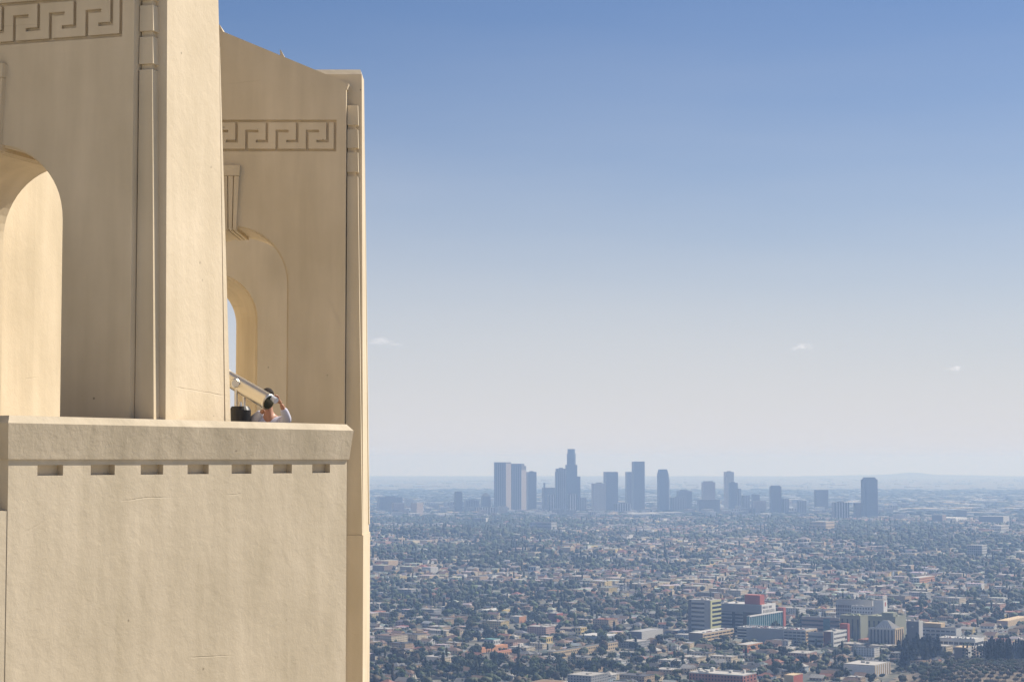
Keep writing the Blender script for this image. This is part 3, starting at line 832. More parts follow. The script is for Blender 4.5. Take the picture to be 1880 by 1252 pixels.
#CITY
# ================================================================== CITY
def solve_len(c, d, xt):
    u = (xt - 940.0) / FPX
    D0 = c.y * CP + (c.z - CAMZ) * SP
    return (u * D0 - c.x) / (d.x - u * d.y * CP)
LA_L, LA_R = -E2, E1                                     # main street grid: north faces on the left, sunny west faces on the right
DT_L, DT_R = Vector((-0.358, 0.934, 0)).normalized(), Vector((0.934, 0.358, 0)).normalized()
FOOT = []                                                # footprints kept free of houses
class Bld:
    """a building standing on the plain, measured by its near corner; local x runs along the right face, y along the left face"""
    def __init__(s, name, label, cat, xl, xc, xr, yt, yb, grid="la", group=None, depthL=None, depthR=None, z0=None):
        dl, dr = (LA_L, LA_R) if grid == "la" else (DT_L, DT_R)
        c = on_ground(xc, yb, 0.0)
        for _ in range(3):
            c = on_ground(xc, yb, 0.0); break
        s.c = c
        s.L1 = depthL or max(4.0, solve_len(c, dl, xl))
        s.L2 = depthR or max(4.0, solve_len(c, dr, xr))
        s.h = z_at(xc, yt, c.y)
        s.root = empty(name, (c.x, c.y, 0))
        ang = math.atan2(dr.y, dr.x)
        s.root.rotation_euler = (0, 0, ang)
        s.rot = Matrix.Translation(Vector((c.x, c.y, 0))) @ Matrix.Rotation(ang, 4, 'Z')
        tag(s.root, label, cat, group)
        ctr = c + dr * s.L2 / 2 + dl * s.L1 / 2
        FOOT.append((ctr.x, ctr.y, dl, dr, s.L1 / 2 + 9, s.L2 / 2 + 9))
    def px_t(s, face, x):
        """distance along a face of the photo column x"""
        d = s.rot.to_3x3() @ (Vector((0, 1, 0)) if face == "L" else Vector((1, 0, 0)))
        return solve_len(s.c, d, x)
    def part(s, name, mat, boxes, parent=None, kind=None, color=None):
        m = MB()
        for b in boxes: m.box(*b)
        o = m.build(name, mat)
        o.parent = parent or s.root
        if kind: o["kind"] = kind
        if color: o.color = (*color, 1)
        return o
    def body(s, mat, h=None, name="wall", color=None):
        return s.part(name, mat, [(0, s.L2, 0, s.L1, -3, h or s.h)], color=color)
    def fbox(s, face, t0, t1, z0, z1, o0, o1):
        if face == "R": return (t0, t1, -o1, -o0, z0, z1)
        return (-o1, -o0, t0, t1, z0, z1)
    def bands(s, face, n, frac, mat, t0=None, t1=None, z0=0.0, z1=None, out=0.5, color=None):
        L = s.L2 if face == "R" else s.L1
        t0 = 0.0 if t0 is None else t0; t1 = L if t1 is None else t1
        z1 = s.h if z1 is None else z1
        st = (z1 - z0) / n
        for k in range(n):
            zt = z1 - k * st
            s.part("spandrel_band", mat, [s.fbox(face, t0, t1, zt - st * frac, zt, 0.002, out)], color=color)
    def fins(s, face, n, frac, mat, t0=None, t1=None, z0=0.0, z1=None, out=0.6, color=None):
        L = s.L2 if face == "R" else s.L1
        t0 = 0.0 if t0 is None else t0; t1 = L if t1 is None else t1
        z1 = s.h if z1 is None else z1
        st = (t1 - t0) / (n - 1 + frac)
        for k in range(n):
            s.part("facade_pier", mat, [s.fbox(face, t0 + k * st, t0 + k * st + st * frac, z0, z1, 0.003, out)], color=color)
    def panel(s, face, t0, t1, z0, z1, mat, out=0.7, name="wall_panel", color=None):
        return s.part(name, mat, [s.fbox(face, t0, t1, z0, z1, 0.004, out)], color=color)
    def windows(s, face, nc, nr, fw, fh, t0=None, t1=None, z0=0.0, z1=None, mat=None, out=0.06):
        L = s.L2 if face == "R" else s.L1
        t0 = 0.0 if t0 is None else t0; t1 = L if t1 is None else t1
        z1 = s.h if z1 is None else z1
        w, h = (t1 - t0) / nc, (z1 - z0) / nr
        bx = []
        for i in range(nc):
            for j in range(nr):
                bx.append(s.fbox(face, t0 + w * (i + 0.5 - fw / 2), t0 + w * (i + 0.5 + fw / 2), z0 + h * (j + 0.5 - fh / 2), z0 + h * (j + 0.5 + fh / 2), -0.02, out))
        s.part("window_panes", mat or M_window, bx, kind="stuff")
    def roof(s, mat, rim=0.9, color=None, rimcolor=None, rimmat=None):
        h = s.h
        t = 0.5
        s.part("roof", mat, [(0.3, s.L2 - 0.3, 0.3, s.L1 - 0.3, h + 0.004, h + 0.25)], color=color)
        s.part("roof_parapet", rimmat or mat, [(-0.1, s.L2 + 0.1, -0.1, t, h + 0.002, h + rim), (-0.1, s.L2 + 0.1, s.L1 - t, s.L1 + 0.1, h + 0.002, h + rim),
                                    (-0.1, t, t + 0.002, s.L1 - t - 0.002, h + 0.002, h + rim), (s.L2 - t, s.L2 + 0.1, t + 0.002, s.L1 - t - 0.002, h + 0.002, h + rim)], color=rimcolor or color)
    def plant(s, n, hmin=1.5, hmax=3.5, seed=0, color=(0.45, 0.43, 0.40)):
        r = random.Random(seed + int(s.c.x))
        for k in range(n):
            w, d = r.uniform(2, 6), r.uniform(2, 6)
            x, y = r.uniform(2, max(2.5, s.L2 - w - 2)), r.uniform(2, max(2.5, s.L1 - d - 2))
            s.part("roof_plant", M_owall, [(x, x + w, y, y + d, s.h + 0.26, s.h + r.uniform(hmin, hmax))], color=color)

def m(name, col, rough=0.75): return plain(name, col, rough)
M_gdark = m("dark_glazing", (0.025, 0.035, 0.045), 0.25)
M_gteal = m("teal_glazing", (0.05, 0.16, 0.19), 0.25)
M_gmull = m("pale_mullion", (0.42, 0.52, 0.55))
M_conc = noise_mat("grey_concrete", (0.27, 0.27, 0.27), (0.36, 0.355, 0.35), 0.2)
M_lconc = noise_mat("pale_concrete", (0.42, 0.41, 0.39), (0.52, 0.51, 0.48), 0.2)
M_white = noise_mat("white_render", (0.62, 0.61, 0.58), (0.72, 0.71, 0.68), 0.2)
M_yell = noise_mat("lime_yellow_panel", (0.50, 0.50, 0.24), (0.56, 0.55, 0.30), 0.2)
M_green = noise_mat("sage_green_render", (0.23, 0.235, 0.165), (0.29, 0.295, 0.21), 0.2)
M_brick = noise_mat("red_brick", (0.27, 0.085, 0.055), (0.36, 0.13, 0.085), 0.5)
M_redp = noise_mat("red_panel", (0.36, 0.075, 0.045), (0.42, 0.10, 0.06), 0.2)
M_maroon = noise_mat("maroon_brick", (0.17, 0.07, 0.06), (0.22, 0.10, 0.085), 0.5)
M_tan = noise_mat("tan_render", (0.50, 0.37, 0.22), (0.58, 0.45, 0.28), 0.2)
M_brown = noise_mat("brown_render", (0.20, 0.15, 0.11), (0.27, 0.21, 0.16), 0.3)
M_flat = noise_mat("gravel_roof", (0.36, 0.34, 0.31), (0.48, 0.46, 0.43), 0.12)
M_dkroof = noise_mat("dark_roof", (0.10, 0.10, 0.10), (0.16, 0.155, 0.15), 0.12)
M_slate = noise_mat("slate_cladding", (0.11, 0.11, 0.125), (0.16, 0.16, 0.175), 0.3)

# ---- medical quarter
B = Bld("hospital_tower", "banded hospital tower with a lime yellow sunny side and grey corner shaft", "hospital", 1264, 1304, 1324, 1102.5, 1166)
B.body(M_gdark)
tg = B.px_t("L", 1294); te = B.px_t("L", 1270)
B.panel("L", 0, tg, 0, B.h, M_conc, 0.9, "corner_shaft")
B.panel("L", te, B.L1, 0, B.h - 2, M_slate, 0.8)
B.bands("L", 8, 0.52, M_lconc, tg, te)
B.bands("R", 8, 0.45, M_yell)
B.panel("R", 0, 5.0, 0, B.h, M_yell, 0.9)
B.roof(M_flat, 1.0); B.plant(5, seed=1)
B = Bld("hospital_wing", "long grey hospital wing with a red rooftop box and lettered white end wall", "hospital", 1322, 1398, 1423.5, 1111, 1163)
B.body(M_gdark)
zt = z_at(1398, 1124.5, B.c.y)
B.panel("L", 0, B.L1, zt, B.h, M_conc, 0.9, "upper_wall")
t1, t2, t3 = B.px_t("L", 1324), B.px_t("L", 1344), B.px_t("L", 1350)
B.bands("L", 6, 0.5, M_conc, t2, B.L1, 0, zt - 0.5)
B.bands("L", 6, 0.5, M_conc, B.px_t("L", 1364), t3, 0, zt - 0.5)
zl = z_at(1410, 1127, B.c.y)
sw = B.panel("R", 0, B.L2, zl, B.h + 0.8, M_white, 0.9, "sign_wall")
B.windows("R", 9, 1, 0.45, 0.8, 4, B.L2 - 4, zl + 0.8, zl + (B.h - zl) * 0.48, out=0.95)
zz0, zz1 = zl + (B.h - zl) * 0.60, zl + (B.h - zl) * 0.86
bx = []
tt = 3.0
for ch in "111110110011111000":
    if ch == "1": bx.append(B.fbox("R", tt, tt + 1.35, zz0, zz1, 0.9, 1.05))
    tt += (B.L2 - 10) / 18
B.part("lettering", M_slate, bx, parent=sw, kind="stuff")
B.roof(M_lconc, 1.0)
xa, xb = B.px_t("L", 1388), B.px_t("L", 1360)
B.part("roof_box", M_redp, [(6, 22, xa - 4, xb - 4, B.h + 0.26, B.h + 14.5)])
B.plant(5, seed=2)
B = Bld("glass_hall", "teal glass hall with white mullions and a red fin at its far end", "hospital", 1371, 1376, 1437, 1131, 1169)
B.body(M_gteal)
B.fins("R", 17, 0.16, M_gmull, out=0.5, z1=B.h - 1.2)
B.panel("R", 0, B.L2, B.h - 1.1, B.h + 0.6, M_white, 0.9, "roof_edge")
B.part("red_fin", M_redp, [(B.L2 + 0.01, B.L2 + 9, -1.5, 8, 0, B.h + 5)])
B.roof(M_flat, 0.5)
B = Bld("parking_garage", "big grey parking garage with cars on its roof and open decks at both ends", "garage", 1354, 1479, 1500, 1157.5, 1186)
B.body(M_gdark)
ta, tb = B.px_t("L", 1439), B.px_t("L", 1371)
B.panel("L", ta, tb, 0, B.h + 0.9, M_conc, 0.8, "blank_wall")
B.bands("L", 5, 0.48, M_lconc, 0, ta); B.bands("L", 5, 0.48, M_lconc, tb, B.L1)
B.bands("R", 5, 0.45, M_tan)
B.fins("L", 6, 0.1, M_lconc, 0, ta, out=0.55); B.fins("R", 4, 0.14, M_tan, out=0.55)
B.roof(M_lconc, 1.0)
GARAGE = B
B = Bld("parking_ramp", "tan parking ramp with open decks on its sunny side", "garage", 1265, 1290, 1347, 1163, 1180)
B.body(M_gdark)
B.panel("L", 0, B.L1, 0, B.h + 0.8, M_brown, 0.7)
B.bands("R", 3, 0.5, M_tan); B.fins("R", 9, 0.12, M_tan, out=0.55); B.roof(M_lconc, 0.9)
RAMP = B
B = Bld("clinic_block", "pale clinic slab with a grid of square dark windows under a blank top", "hospital", 1535, 1602, 1606, 1103, 1152)
B.body(M_lconc)
zt = z_at(1602, 1111, B.c.y)
B.windows("L", 9, 5, 0.66, 0.66, B.px_t("L", 1563), B.L1, 4, zt)
B.roof(M_flat, 0.8)
B = Bld("clinic_annex", "cream annex with small windows in front of the window grid slab", "hospital", 1563, 1603, 1608, 1114, 1155)
B.body(M_white)
B.windows("L", 8, 6, 0.45, 0.4); B.roof(M_flat, 0.8); B.plant(2, seed=4)
B = Bld("stair_tower", "white windowless tower with an orange emblem on its sunny side", "hospital", 1604, 1622.5, 1629.5, 1102, 1156)
B.body(M_white)
t = B.px_t("R", 1625.5)
em = B.part("emblem", M_redp, [B.fbox("R", t - 1, t + 4, B.h - 9, B.h - 3, 0.0, 0.15), B.fbox("R", t - 1, t + 3, B.h - 26, B.h - 23, 0.0, 0.15), B.fbox("R", t - 1, t + 3, B.h - 33, B.h - 30, 0.0, 0.15)])
B.roof(M_flat, 0.8)
B = Bld("medical_office", "low mauve office block with dark window bands behind the brick clinic", "hospital", 1472, 1541, 1546, 1135, 1174)
B.body(M_gdark); B.bands("L", 5, 0.55, m("mauve_render", (0.36, 0.29, 0.27))); B.bands("R", 5, 0.55, M_tan)
B.panel("L", B.px_t("L", 1524), B.px_t("L", 1512), 0, B.h - 1, M_gteal, 0.6); B.roof(M_flat, 0.9); B.plant(3, seed=3)
B = Bld("green_hospital", "sage green hospital with tall window slots and a bright blank side", "hospital", 1542, 1580, 1594, 1132, 1178)
B.body(M_green)
B.windows("L", 4, 1, 0.32, 0.9, z1=B.h - 2, mat=M_gdark); B.roof(M_green, 1.6); B.plant(3, seed=5, color=(0.45, 0.46, 0.28))
B = Bld("green_ward", "wide sage green ward block stepping up behind the hipped block", "hospital", 1592, 1644, 1664, 1133.5, 1175)
B.body(M_green)
B.windows("L", 6, 1, 0.4, 0.88, z1=B.h - 4, mat=M_gdark); B.roof(M_green, 1.4)
B.part("penthouse", M_green, [(8, 24, 6, B.L1 * 0.55, B.h + 0.26, B.h + 6)]); B.plant(3, seed=6, color=(0.5, 0.5, 0.32))
B = Bld("hipped_block", "grey hospital block with tall dark window slots and a striped hip roof", "hospital", 1595, 1643, 1659, 1154.5, 1194)
B.body(M_gdark)
B.fins("L", 8, 0.55, M_conc, z1=B.h - 1.5); B.fins("R", 5, 0.5, M_tan, z1=B.h - 1.5)
B.panel("L", 0, B.L1, B.h - 1.4, B.h + 0.8, M_lconc, 0.8, "roof_edge"); B.panel("R", 0, B.L2, B.h - 1.4, B.h + 0.8, M_tan, 0.8, "roof_edge")
rm = MB(); a, b_ = B.L2, B.L1; h = B.h
rm.hexa([(3, 4, h), (a - 3, 4, h), (a - 3, b_ - 6, h), (3, b_ - 6, h)], [(a * .4, b_ * .4, h + 10), (a * .6, b_ * .4, h + 10), (a * .6, b_ * .6, h + 10), (a * .4, b_ * .6, h + 10)])
rf = rm.build("roof", M_dkroof); rf.parent = B.root
for k in range(9):
    q = MB(); u0 = 4.3 + (b_ - 11) * k / 9; u1 = u0 + (b_ - 11) / 18
    v0 = b_ * (.4 + .2 * k / 9); v1 = v0 + b_ * .2 / 18
    q.hexa([(2.9, u0, h + .03), (3.4, u0, h + .03), (3.4, u1, h + .03), (2.9, u1, h + .03)], [(a * .4 - .1, v0, h + 9.9), (a * .4 + .3, v0, h + 10.05), (a * .4 + .3, v1, h + 10.05), (a * .4 - .1, v1, h + 9.9)])
    o = q.build("roof_rib", M_white, rf)
    o.matrix_parent_inverse = Matrix.Identity(4)
B = Bld("brick_clinic", "four storey clinic with a maroon brick flank, white window wall and red fin", "clinic", 1512, 1530, 1555, 1160, 1193)
B.body(M_maroon)
B.panel("R", 0, B.L2, 0, B.h, M_white, 0.4, "window_wall")
B.windows("R", 10, 4, 0.72, 0.42, 2, B.L2 - 1, out=0.46)
B.panel("L", 0, B.px_t("L", 1526), 0, B.h, M_lconc, 0.4); B.roof(M_flat, 0.8)
B.part("red_fin", M_redp, [(B.L2 + 0.01, B.L2 + 8, -1.2, 10, 0, B.h + 8)]); B.plant(2, seed=8)
B = Bld("office_block", "low grey banded office between the parking garage and the brick clinic", "office", 1484, 1511, 1514.5, 1162, 1188)
B.body(M_gdark); B.bands("L", 3, 0.55, M_lconc); B.bands("R", 3, 0.55, M_tan); B.roof(M_flat, 0.8)
B = Bld("dark_slab", "dark slate slab tower with a pale sunny edge beside the pine grove", "hospital", 1665, 1687, 1694, 1141, 1190)
B.body(M_slate)
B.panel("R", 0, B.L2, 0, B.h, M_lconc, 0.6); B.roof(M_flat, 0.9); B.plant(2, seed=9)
B.windows("L", 1, 1, 0.14, 0.06, z0=B.h - 12, z1=B.h - 2, mat=M_white)
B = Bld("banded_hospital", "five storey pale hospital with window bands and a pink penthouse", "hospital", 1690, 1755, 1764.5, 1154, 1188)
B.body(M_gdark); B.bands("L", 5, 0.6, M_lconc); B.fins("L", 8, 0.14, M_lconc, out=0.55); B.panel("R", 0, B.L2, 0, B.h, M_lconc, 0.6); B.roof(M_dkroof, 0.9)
B.part("penthouse", M_tan, [(5, 22, B.L1 * 0.45, B.L1 * 0.95, B.h + 0.26, B.h + 6)])
B = Bld("white_garage", "low white parking deck with cars on top behind the cypress row", "garage", 1722, 1790, 1806, 1174, 1196)
B.body(M_gdark); B.bands("L", 2, 0.5, M_white); B.bands("R", 2, 0.5, M_white); B.fins("L", 8, 0.12, M_white, out=0.55); B.roof(M_lconc, 1.0)
WGAR = B
B = Bld("white_hall", "long low white hall with a buttressed sunny side left of the pine grove", "hall", 1549, 1606, 1634, 1222, 1243)
B.body(M_white); B.fins("R", 8, 0.3, M_tan, out=0.6); B.roof(M_flat, 0.9); B.plant(2, seed=11)
B = Bld("brick_block", "long red brick apartment block with white roof sheds at the city edge", "apartments", 1265, 1364, 1389, 1241, 1266)
B.body(M_brick); B.windows("L", 17, 4, 0.35, 0.5); B.windows("R", 4, 4, 0.4, 0.5); B.roof(M_flat, 1.2, rimmat=M_lconc); B.plant(8, 2, 4.5, seed=12, color=(0.6, 0.58, 0.52))
B = Bld("brick_hall", "small red brick hall with a tan flank right of the long brick block", "hall", 1440, 1457, 1474, 1240, 1264)
B.body(M_redp); B.panel("L", 0, B.L1, 0, B.h, M_tan, 0.3); B.roof(M_tan, 0.6)
# ---- other buildings one can pick out in the city
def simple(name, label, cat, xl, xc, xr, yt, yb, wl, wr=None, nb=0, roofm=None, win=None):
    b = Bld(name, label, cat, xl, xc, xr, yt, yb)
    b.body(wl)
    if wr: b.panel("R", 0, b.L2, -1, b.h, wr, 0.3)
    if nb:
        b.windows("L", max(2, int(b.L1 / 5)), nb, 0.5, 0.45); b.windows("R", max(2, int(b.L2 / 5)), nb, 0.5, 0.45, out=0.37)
    b.roof(roofm or M_flat, 0.7)
    return b
M_orange = noise_mat("orange_render", (0.52, 0.23, 0.10), (0.6, 0.30, 0.14), 0.3)
M_pink = noise_mat("pink_render", (0.48, 0.30, 0.24), (0.56, 0.37, 0.30), 0.3)
M_yel2 = noise_mat("yellow_render", (0.62, 0.46, 0.16), (0.68, 0.52, 0.22), 0.3)
M_blue = noise_mat("blue_grey_sheet", (0.22, 0.28, 0.36), (0.30, 0.36, 0.44), 0.2)
M_terr = noise_mat("terracotta_tile", (0.33, 0.13, 0.08), (0.42, 0.19, 0.12), 0.6)
M_tealr = noise_mat("teal_roof", (0.10, 0.24, 0.24), (0.14, 0.30, 0.29), 0.4)
simple("warehouse", "blue grey warehouse with a pale bowed roof left of the dark flanked store", "warehouse", 1062, 1112, 1140, 1168.5, 1179, M_blue, M_blue, 0, M_lconc)
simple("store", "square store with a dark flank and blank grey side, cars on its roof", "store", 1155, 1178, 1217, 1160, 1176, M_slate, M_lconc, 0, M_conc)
STORE = Bld.__dict__ and None
simple("apartment_row", "long low tan apartment row climbing to the right above the brick block", "apartments", 1006, 1015, 1134, 1197, 1211, M_tan, M_tan, 2, M_dkroof)
simple("orange_hall", "long orange roofed hall in the lower left of the city", "hall", 868, 876, 932, 1191, 1199, M_orange, M_orange, 0, M_orange)
simple("tan_school", "tan school hall beside the orange roofed hall", "school", 905, 914, 946, 1197, 1206, M_pink, M_orange, 1, M_terr)
simple("teal_roof_hall", "low hall with a teal roof above the orange roofed hall", "hall", 888, 906, 918, 1174, 1184, M_lconc, M_white, 1, M_tealr)
simple("yellow_shop", "small yellow shop with dark openings left of the grey store", "shop", 1056, 1066, 1077, 1152, 1166, M_yel2, M_yel2, 2)
simple("yellow_tower_shop", "bright yellow corner building with a small tower near the orange hall", "shop", 992, 1003, 1014, 1169, 1181, M_yel2, M_yel2, 1)
simple("terracotta_block", "dark red cube shaped block with a grey front in the middle of the city", "building", 1007, 1022, 1033, 1126, 1142, M_maroon, M_redp, 0)
simple("orange_gable_shop", "orange walled shop left of the dark red cube shaped block", "shop", 936, 953, 966, 1132, 1144, M_lconc, M_orange, 0)
simple("cream_market", "wide cream market with a sunny side wall in the middle distance", "market", 878, 905, 938, 1121, 1132, M_lconc, M_yel2, 0, M_lconc)
simple("dark_roof_market", "wide market under a dark roof with skylights left of the cream market", "market", 782, 822, 834, 1129, 1139, M_brown, M_tan, 0, M_dkroof)
simple("coral_house_row", "coral coloured row house by the observatory wall edge", "house", 684, 700, 712, 1123, 1136, M_orange, M_orange, 1, M_terr)
simple("blue_cottage", "pale blue cottage block among trees in the middle distance", "apartments", 970, 984, 991, 1040, 1058, M_blue, M_lconc, 2)
simple("framed_block", "white framed block with a dark front below the twin towers", "office", 867, 892, 895.5, 951, 963, M_slate, M_white, 0, M_white)
simple("mid_hospital", "broad grey institute with a dark top below the stepped tower", "hospital", 973, 1012, 1022, 959, 977, M_conc, M_lconc, 3, M_dkroof)
simple("white_institute", "white institute in front of the broad grey institute", "hospital", 1015, 1032, 1038, 973, 989, M_white, M_white, 3)
simple("ochre_dome_hall", "ochre hall right of the white institute", "hall", 1048, 1060, 1068, 981, 990, M_orange, M_orange, 0, M_orange)
simple("white_flats", "pale slab of flats among dark trees toward the far edge of the plain", "apartments", 1776, 1803, 1812, 1001, 1024, M_conc, M_lconc, 5)
simple("cream_flats", "cream block of flats under the rounded glass tower", "apartments", 1487, 1516, 1532, 958, 976, M_tan, M_tan, 3)
simple("striped_office", "wide low striped office slab at the far edge of the plain", "office", 1797, 1842, 1853, 948, 962, M_slate, M_lconc, 0)
simple("pink_flats", "pink block of flats in front of the far plain, between the rows of houses", "apartments", 1672, 1688, 1716, 1061, 1074, M_lconc, M_orange, 3)
simple("pale_flats", "pair of pale flats at the right edge under the striped office slab", "apartments", 1820, 1838, 1852, 965, 985, M_white, M_lconc, 4)
simple("low_depot", "flat white depot with a long bright roof behind the rounded tower", "depot", 1715, 1755, 1775, 951, 958, M_lconc, M_white, 0, M_white)
simple("dark_office", "dark squat office left of the white depot roof", "office", 1711, 1730, 1737, 945, 960, M_slate, M_brown, 0)
simple("brown_villa", "brown walled hall with a tan roof beside the yellow tree at the orchard top", "hall", 1752, 1774, 1786, 1189, 1211, M_brown, M_lconc, 0, M_tan)
simple("red_shed", "bright red shed below the big grey garage", "shed", 1364, 1369, 1374, 1193.5, 1198, M_redp, M_redp, 0, M_redp)
simple("orange_flats", "orange and cream flats below the tan parking ramp", "apartments", 1352, 1372, 1400, 1184, 1195, M_yel2, M_orange, 2)
simple("pink_roof_hall", "low hall with a pale red roof right of the stair tower", "hall", 1675, 1690, 1703, 1114, 1120, M_pink, M_pink, 0, M_pink)
simple("tan_depot", "long tan roofed depot at the right edge above the conifer row", "depot", 1830, 1850, 1890, 1140, 1150, M_pink, M_tan, 0, M_tan)

# ---- downtown towers, about nine kilometres off
T_dark = tower_mat("dark_curtain_wall", (0.20, 0.20, 0.21), (0.05, 0.06, 0.07), 6.0, 4.0, 0.6, 0.75)
T_grey = tower_mat("grey_curtain_wall", (0.30, 0.30, 0.30), (0.07, 0.08, 0.09), 9.0, 4.0, 0.55, 1.1)
T_stripe = tower_mat("ribbed_tower_wall", (0.42, 0.40, 0.37), (0.06, 0.06, 0.07), 13.0, 900.0, 0.55, 1.1)
T_rib = tower_mat("dark_ribbed_tower_wall", (0.20, 0.19, 0.185), (0.06, 0.06, 0.065), 13.0, 900.0, 0.55, 1.1)
M_lit = noise_mat("painted_sunlit_face", (0.32, 0.28, 0.255), (0.37, 0.33, 0.30), 0.02)  # paler warm tone paints sunlight onto the twin towers' right faces
T_pale = tower_mat("pale_tower_wall", (0.46, 0.43, 0.40), (0.20, 0.20, 0.20), 7.0, 4.0, 0.5, 0.5)
T_warm = tower_mat("pinkish_tower_wall", (0.40, 0.33, 0.29), (0.16, 0.14, 0.13), 6.0, 4.0, 0.5, 0.6)
T_glass = tower_mat("blue_glass_wall", (0.17, 0.20, 0.24), (0.06, 0.09, 0.13), 300.0, 5.0, 1.1, 0.6)
DTG = "downtown office towers in the haze"
def tower(label, xl, xc, xr, yt, yb, mat, grid="dt", steps=(), name="office_tower", crown=None, extra=None, group=DTG):
    b = Bld(name, label, "tower", xl, xc, xr, yt, yb, grid, group)
    b.body(mat)
    if int(xl) % 3 == 0: b.part("roof_plant", M_dkroof, [(b.L2 * .3, b.L2 * .7, b.L1 * .3, b.L1 * .7, b.h + .01, b.h + 4)])
    for (f0, f1, g0, g1, yy) in steps:                    # set-back storeys standing on the shaft
        z = z_at(xc, yy, b.c.y)
        b.part("setback", mat, [(b.L2 * f0, b.L2 * f1, b.L1 * g0, b.L1 * g1, b.h + .02, z)])
        b.h = z
    return b
tower("wide dark office slab at the left end of the skyline", 693, 697, 739, 912, 938, T_dark)
tower("short pinkish block with a flat top in front of the wide dark slab", 719, 722, 742, 923, 946, T_warm)
tower("pinkish block with a dark flank right of the wide dark slab", 754, 765, 777, 923, 947, T_warm, "la")
tower("pale sunlit block behind the two pinkish blocks", 742, 745, 758, 915, 934, T_pale)
tower("slim dark tower alone left of the twin towers", 833.5, 836, 849, 904, 941, T_dark, steps=((.1, .9, .1, .9, 902),))
tower("low hazy block between the slim tower and the peaked tower", 852, 855, 880, 918, 938, T_grey)
b = tower("small tower with a peaked roof left of the twin towers", 883, 886, 901, 911, 938, T_dark)
rm = MB(); rm.hexa([(0, 0, b.h + .1), (b.L2, 0, b.h + .1), (b.L2, b.L1, b.h + .1), (0, b.L1, b.h + .1)], [(b.L2 * .45, b.L1 * .45, b.h + 19), (b.L2 * .55, b.L1 * .45, b.h + 19), (b.L2 * .55, b.L1 * .55, b.h + 19), (b.L2 * .45, b.L1 * .55, b.h + 19)])
o = rm.build("peaked_roof", M_dkroof); o.parent = b.root
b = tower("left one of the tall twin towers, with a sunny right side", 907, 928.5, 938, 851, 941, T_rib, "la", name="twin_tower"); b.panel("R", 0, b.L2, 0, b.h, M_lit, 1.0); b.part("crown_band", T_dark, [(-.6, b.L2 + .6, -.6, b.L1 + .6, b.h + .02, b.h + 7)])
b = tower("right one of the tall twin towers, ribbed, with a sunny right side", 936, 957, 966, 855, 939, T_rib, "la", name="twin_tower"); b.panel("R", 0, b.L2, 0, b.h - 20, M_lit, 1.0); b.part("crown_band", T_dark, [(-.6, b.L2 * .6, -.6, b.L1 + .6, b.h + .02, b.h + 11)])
tower("broad dark tower standing against the right twin tower", 966, 970, 985, 866, 938, T_dark)
b = tower("square dark block with a corner mast left of the stepped tower", 995, 999, 1026, 895, 938, T_dark)
b.part("mast", M_dkroof, [(3, 10, b.L1 * .3, b.L1 * .3 + 8, b.h + .02, b.h + 24)])
b = Bld("stepped_tower", "tallest tower of the skyline, stepping in to a round ribbed crown", "tower", 1038, 1041, 1060, 853, 940, "dt", DTG)
b.body(T_glass)
cx, cy = b.L2 * .5, b.L1 * .5
def drum(bld, name, mat, r, z0, z1, n=20, r2=None):
    q = MB(); q.tube([(cx, cy, z0), (cx, cy, z1)], [r, r2 or r], n)
    o = q.build(name, mat); o.parent = bld.root; return o
drum(b, "setback", T_glass, b.L2 * .40, b.h + .02, z_at(1047, 832, b.c.y)); drum(b, "crown", T_glass, b.L2 * .34, z_at(1047, 832, b.c.y) + .02, z_at(1047, 824, b.c.y))
b.part("shoulder", T_glass, [(b.L2 + .02, b.L2 * 1.32, b.L1 * .1, b.L1 * .9, 0, z_at(1063, 874.5, b.c.y))])
tower("grey tower joined to the left side of the tallest tower", 1020, 1023, 1040, 860, 942, T_grey)
tower("pale shoulder tower at the foot of the tallest tower", 1019, 1021, 1030, 866, 944, T_grey)
tower("white striped low slab in front of the tallest tower", 1005, 1008, 1040, 908, 941, T_stripe, name="striped_slab")
tower("cluster block right of the striped slab with a notched top", 1041, 1044, 1060, 907, 941, T_stripe)
tower("narrow dark block right of the notched cluster block", 1060, 1062, 1077, 913, 940, T_grey)
tower("pale plain tower right of the tallest tower", 1086, 1090, 1113, 887, 941, T_pale)
tower("dark tower behind the pale plain tower", 1108, 1113, 1135, 866, 938, T_dark)
tower("dark tower joined to the left of the second tallest tower", 1148, 1152, 1170, 866, 936, T_dark)
tower("second tallest tower, a plain dark slab", 1160, 1164, 1184, 847, 938, T_dark)
tower("low white fronted block at the foot of the dark slabs", 1128, 1131, 1158, 924, 942, T_stripe)
b = tower("lone tower tapering at its top right of the dark slabs", 1206.5, 1211, 1228, 871, 940, T_glass)
rm = MB(); a, c_ = b.L2, b.L1; h = b.h
rm.hexa([(0, 0, h + .02), (a, 0, h + .02), (a, c_, h + .02), (0, c_, h + .02)], [(a * .12, c_ * .12, h + 26), (a * .86, c_ * .12, h + 26), (a * .86, c_ * .86, h + 26), (a * .12, c_ * .86, h + 26)])
o = rm.build("crown", T_glass); o.parent = b.root
b.part("white_edge", M_white, [(a + .02, a + 5, 0, 5, 0, h * .9)])  # white strip at the right corner
tower("broad dark block with a small top storey", 1242, 1246, 1270.5, 901, 937, T_dark, steps=((.2, .7, .2, .8, 899),))
tower("pale stepped block in front of the broad dark block", 1230, 1233, 1260, 913, 940, T_grey, steps=((.4, .95, .2, .8, 910),))
tower("squared tower on a dark wide base", 1288, 1292, 1313.5, 885, 936, T_warm, steps=((.1, .85, .2, .8, 883),))
tower("dark wide base block below the squared tower", 1280, 1284, 1322, 917, 943, T_dark)
tower("pale tower with a flat dark neighbour in front", 1329, 1333, 1348, 866, 935, T_pale)
tower("dark flat topped tower in front of the pale tower", 1338, 1341, 1355, 886, 937, T_dark)
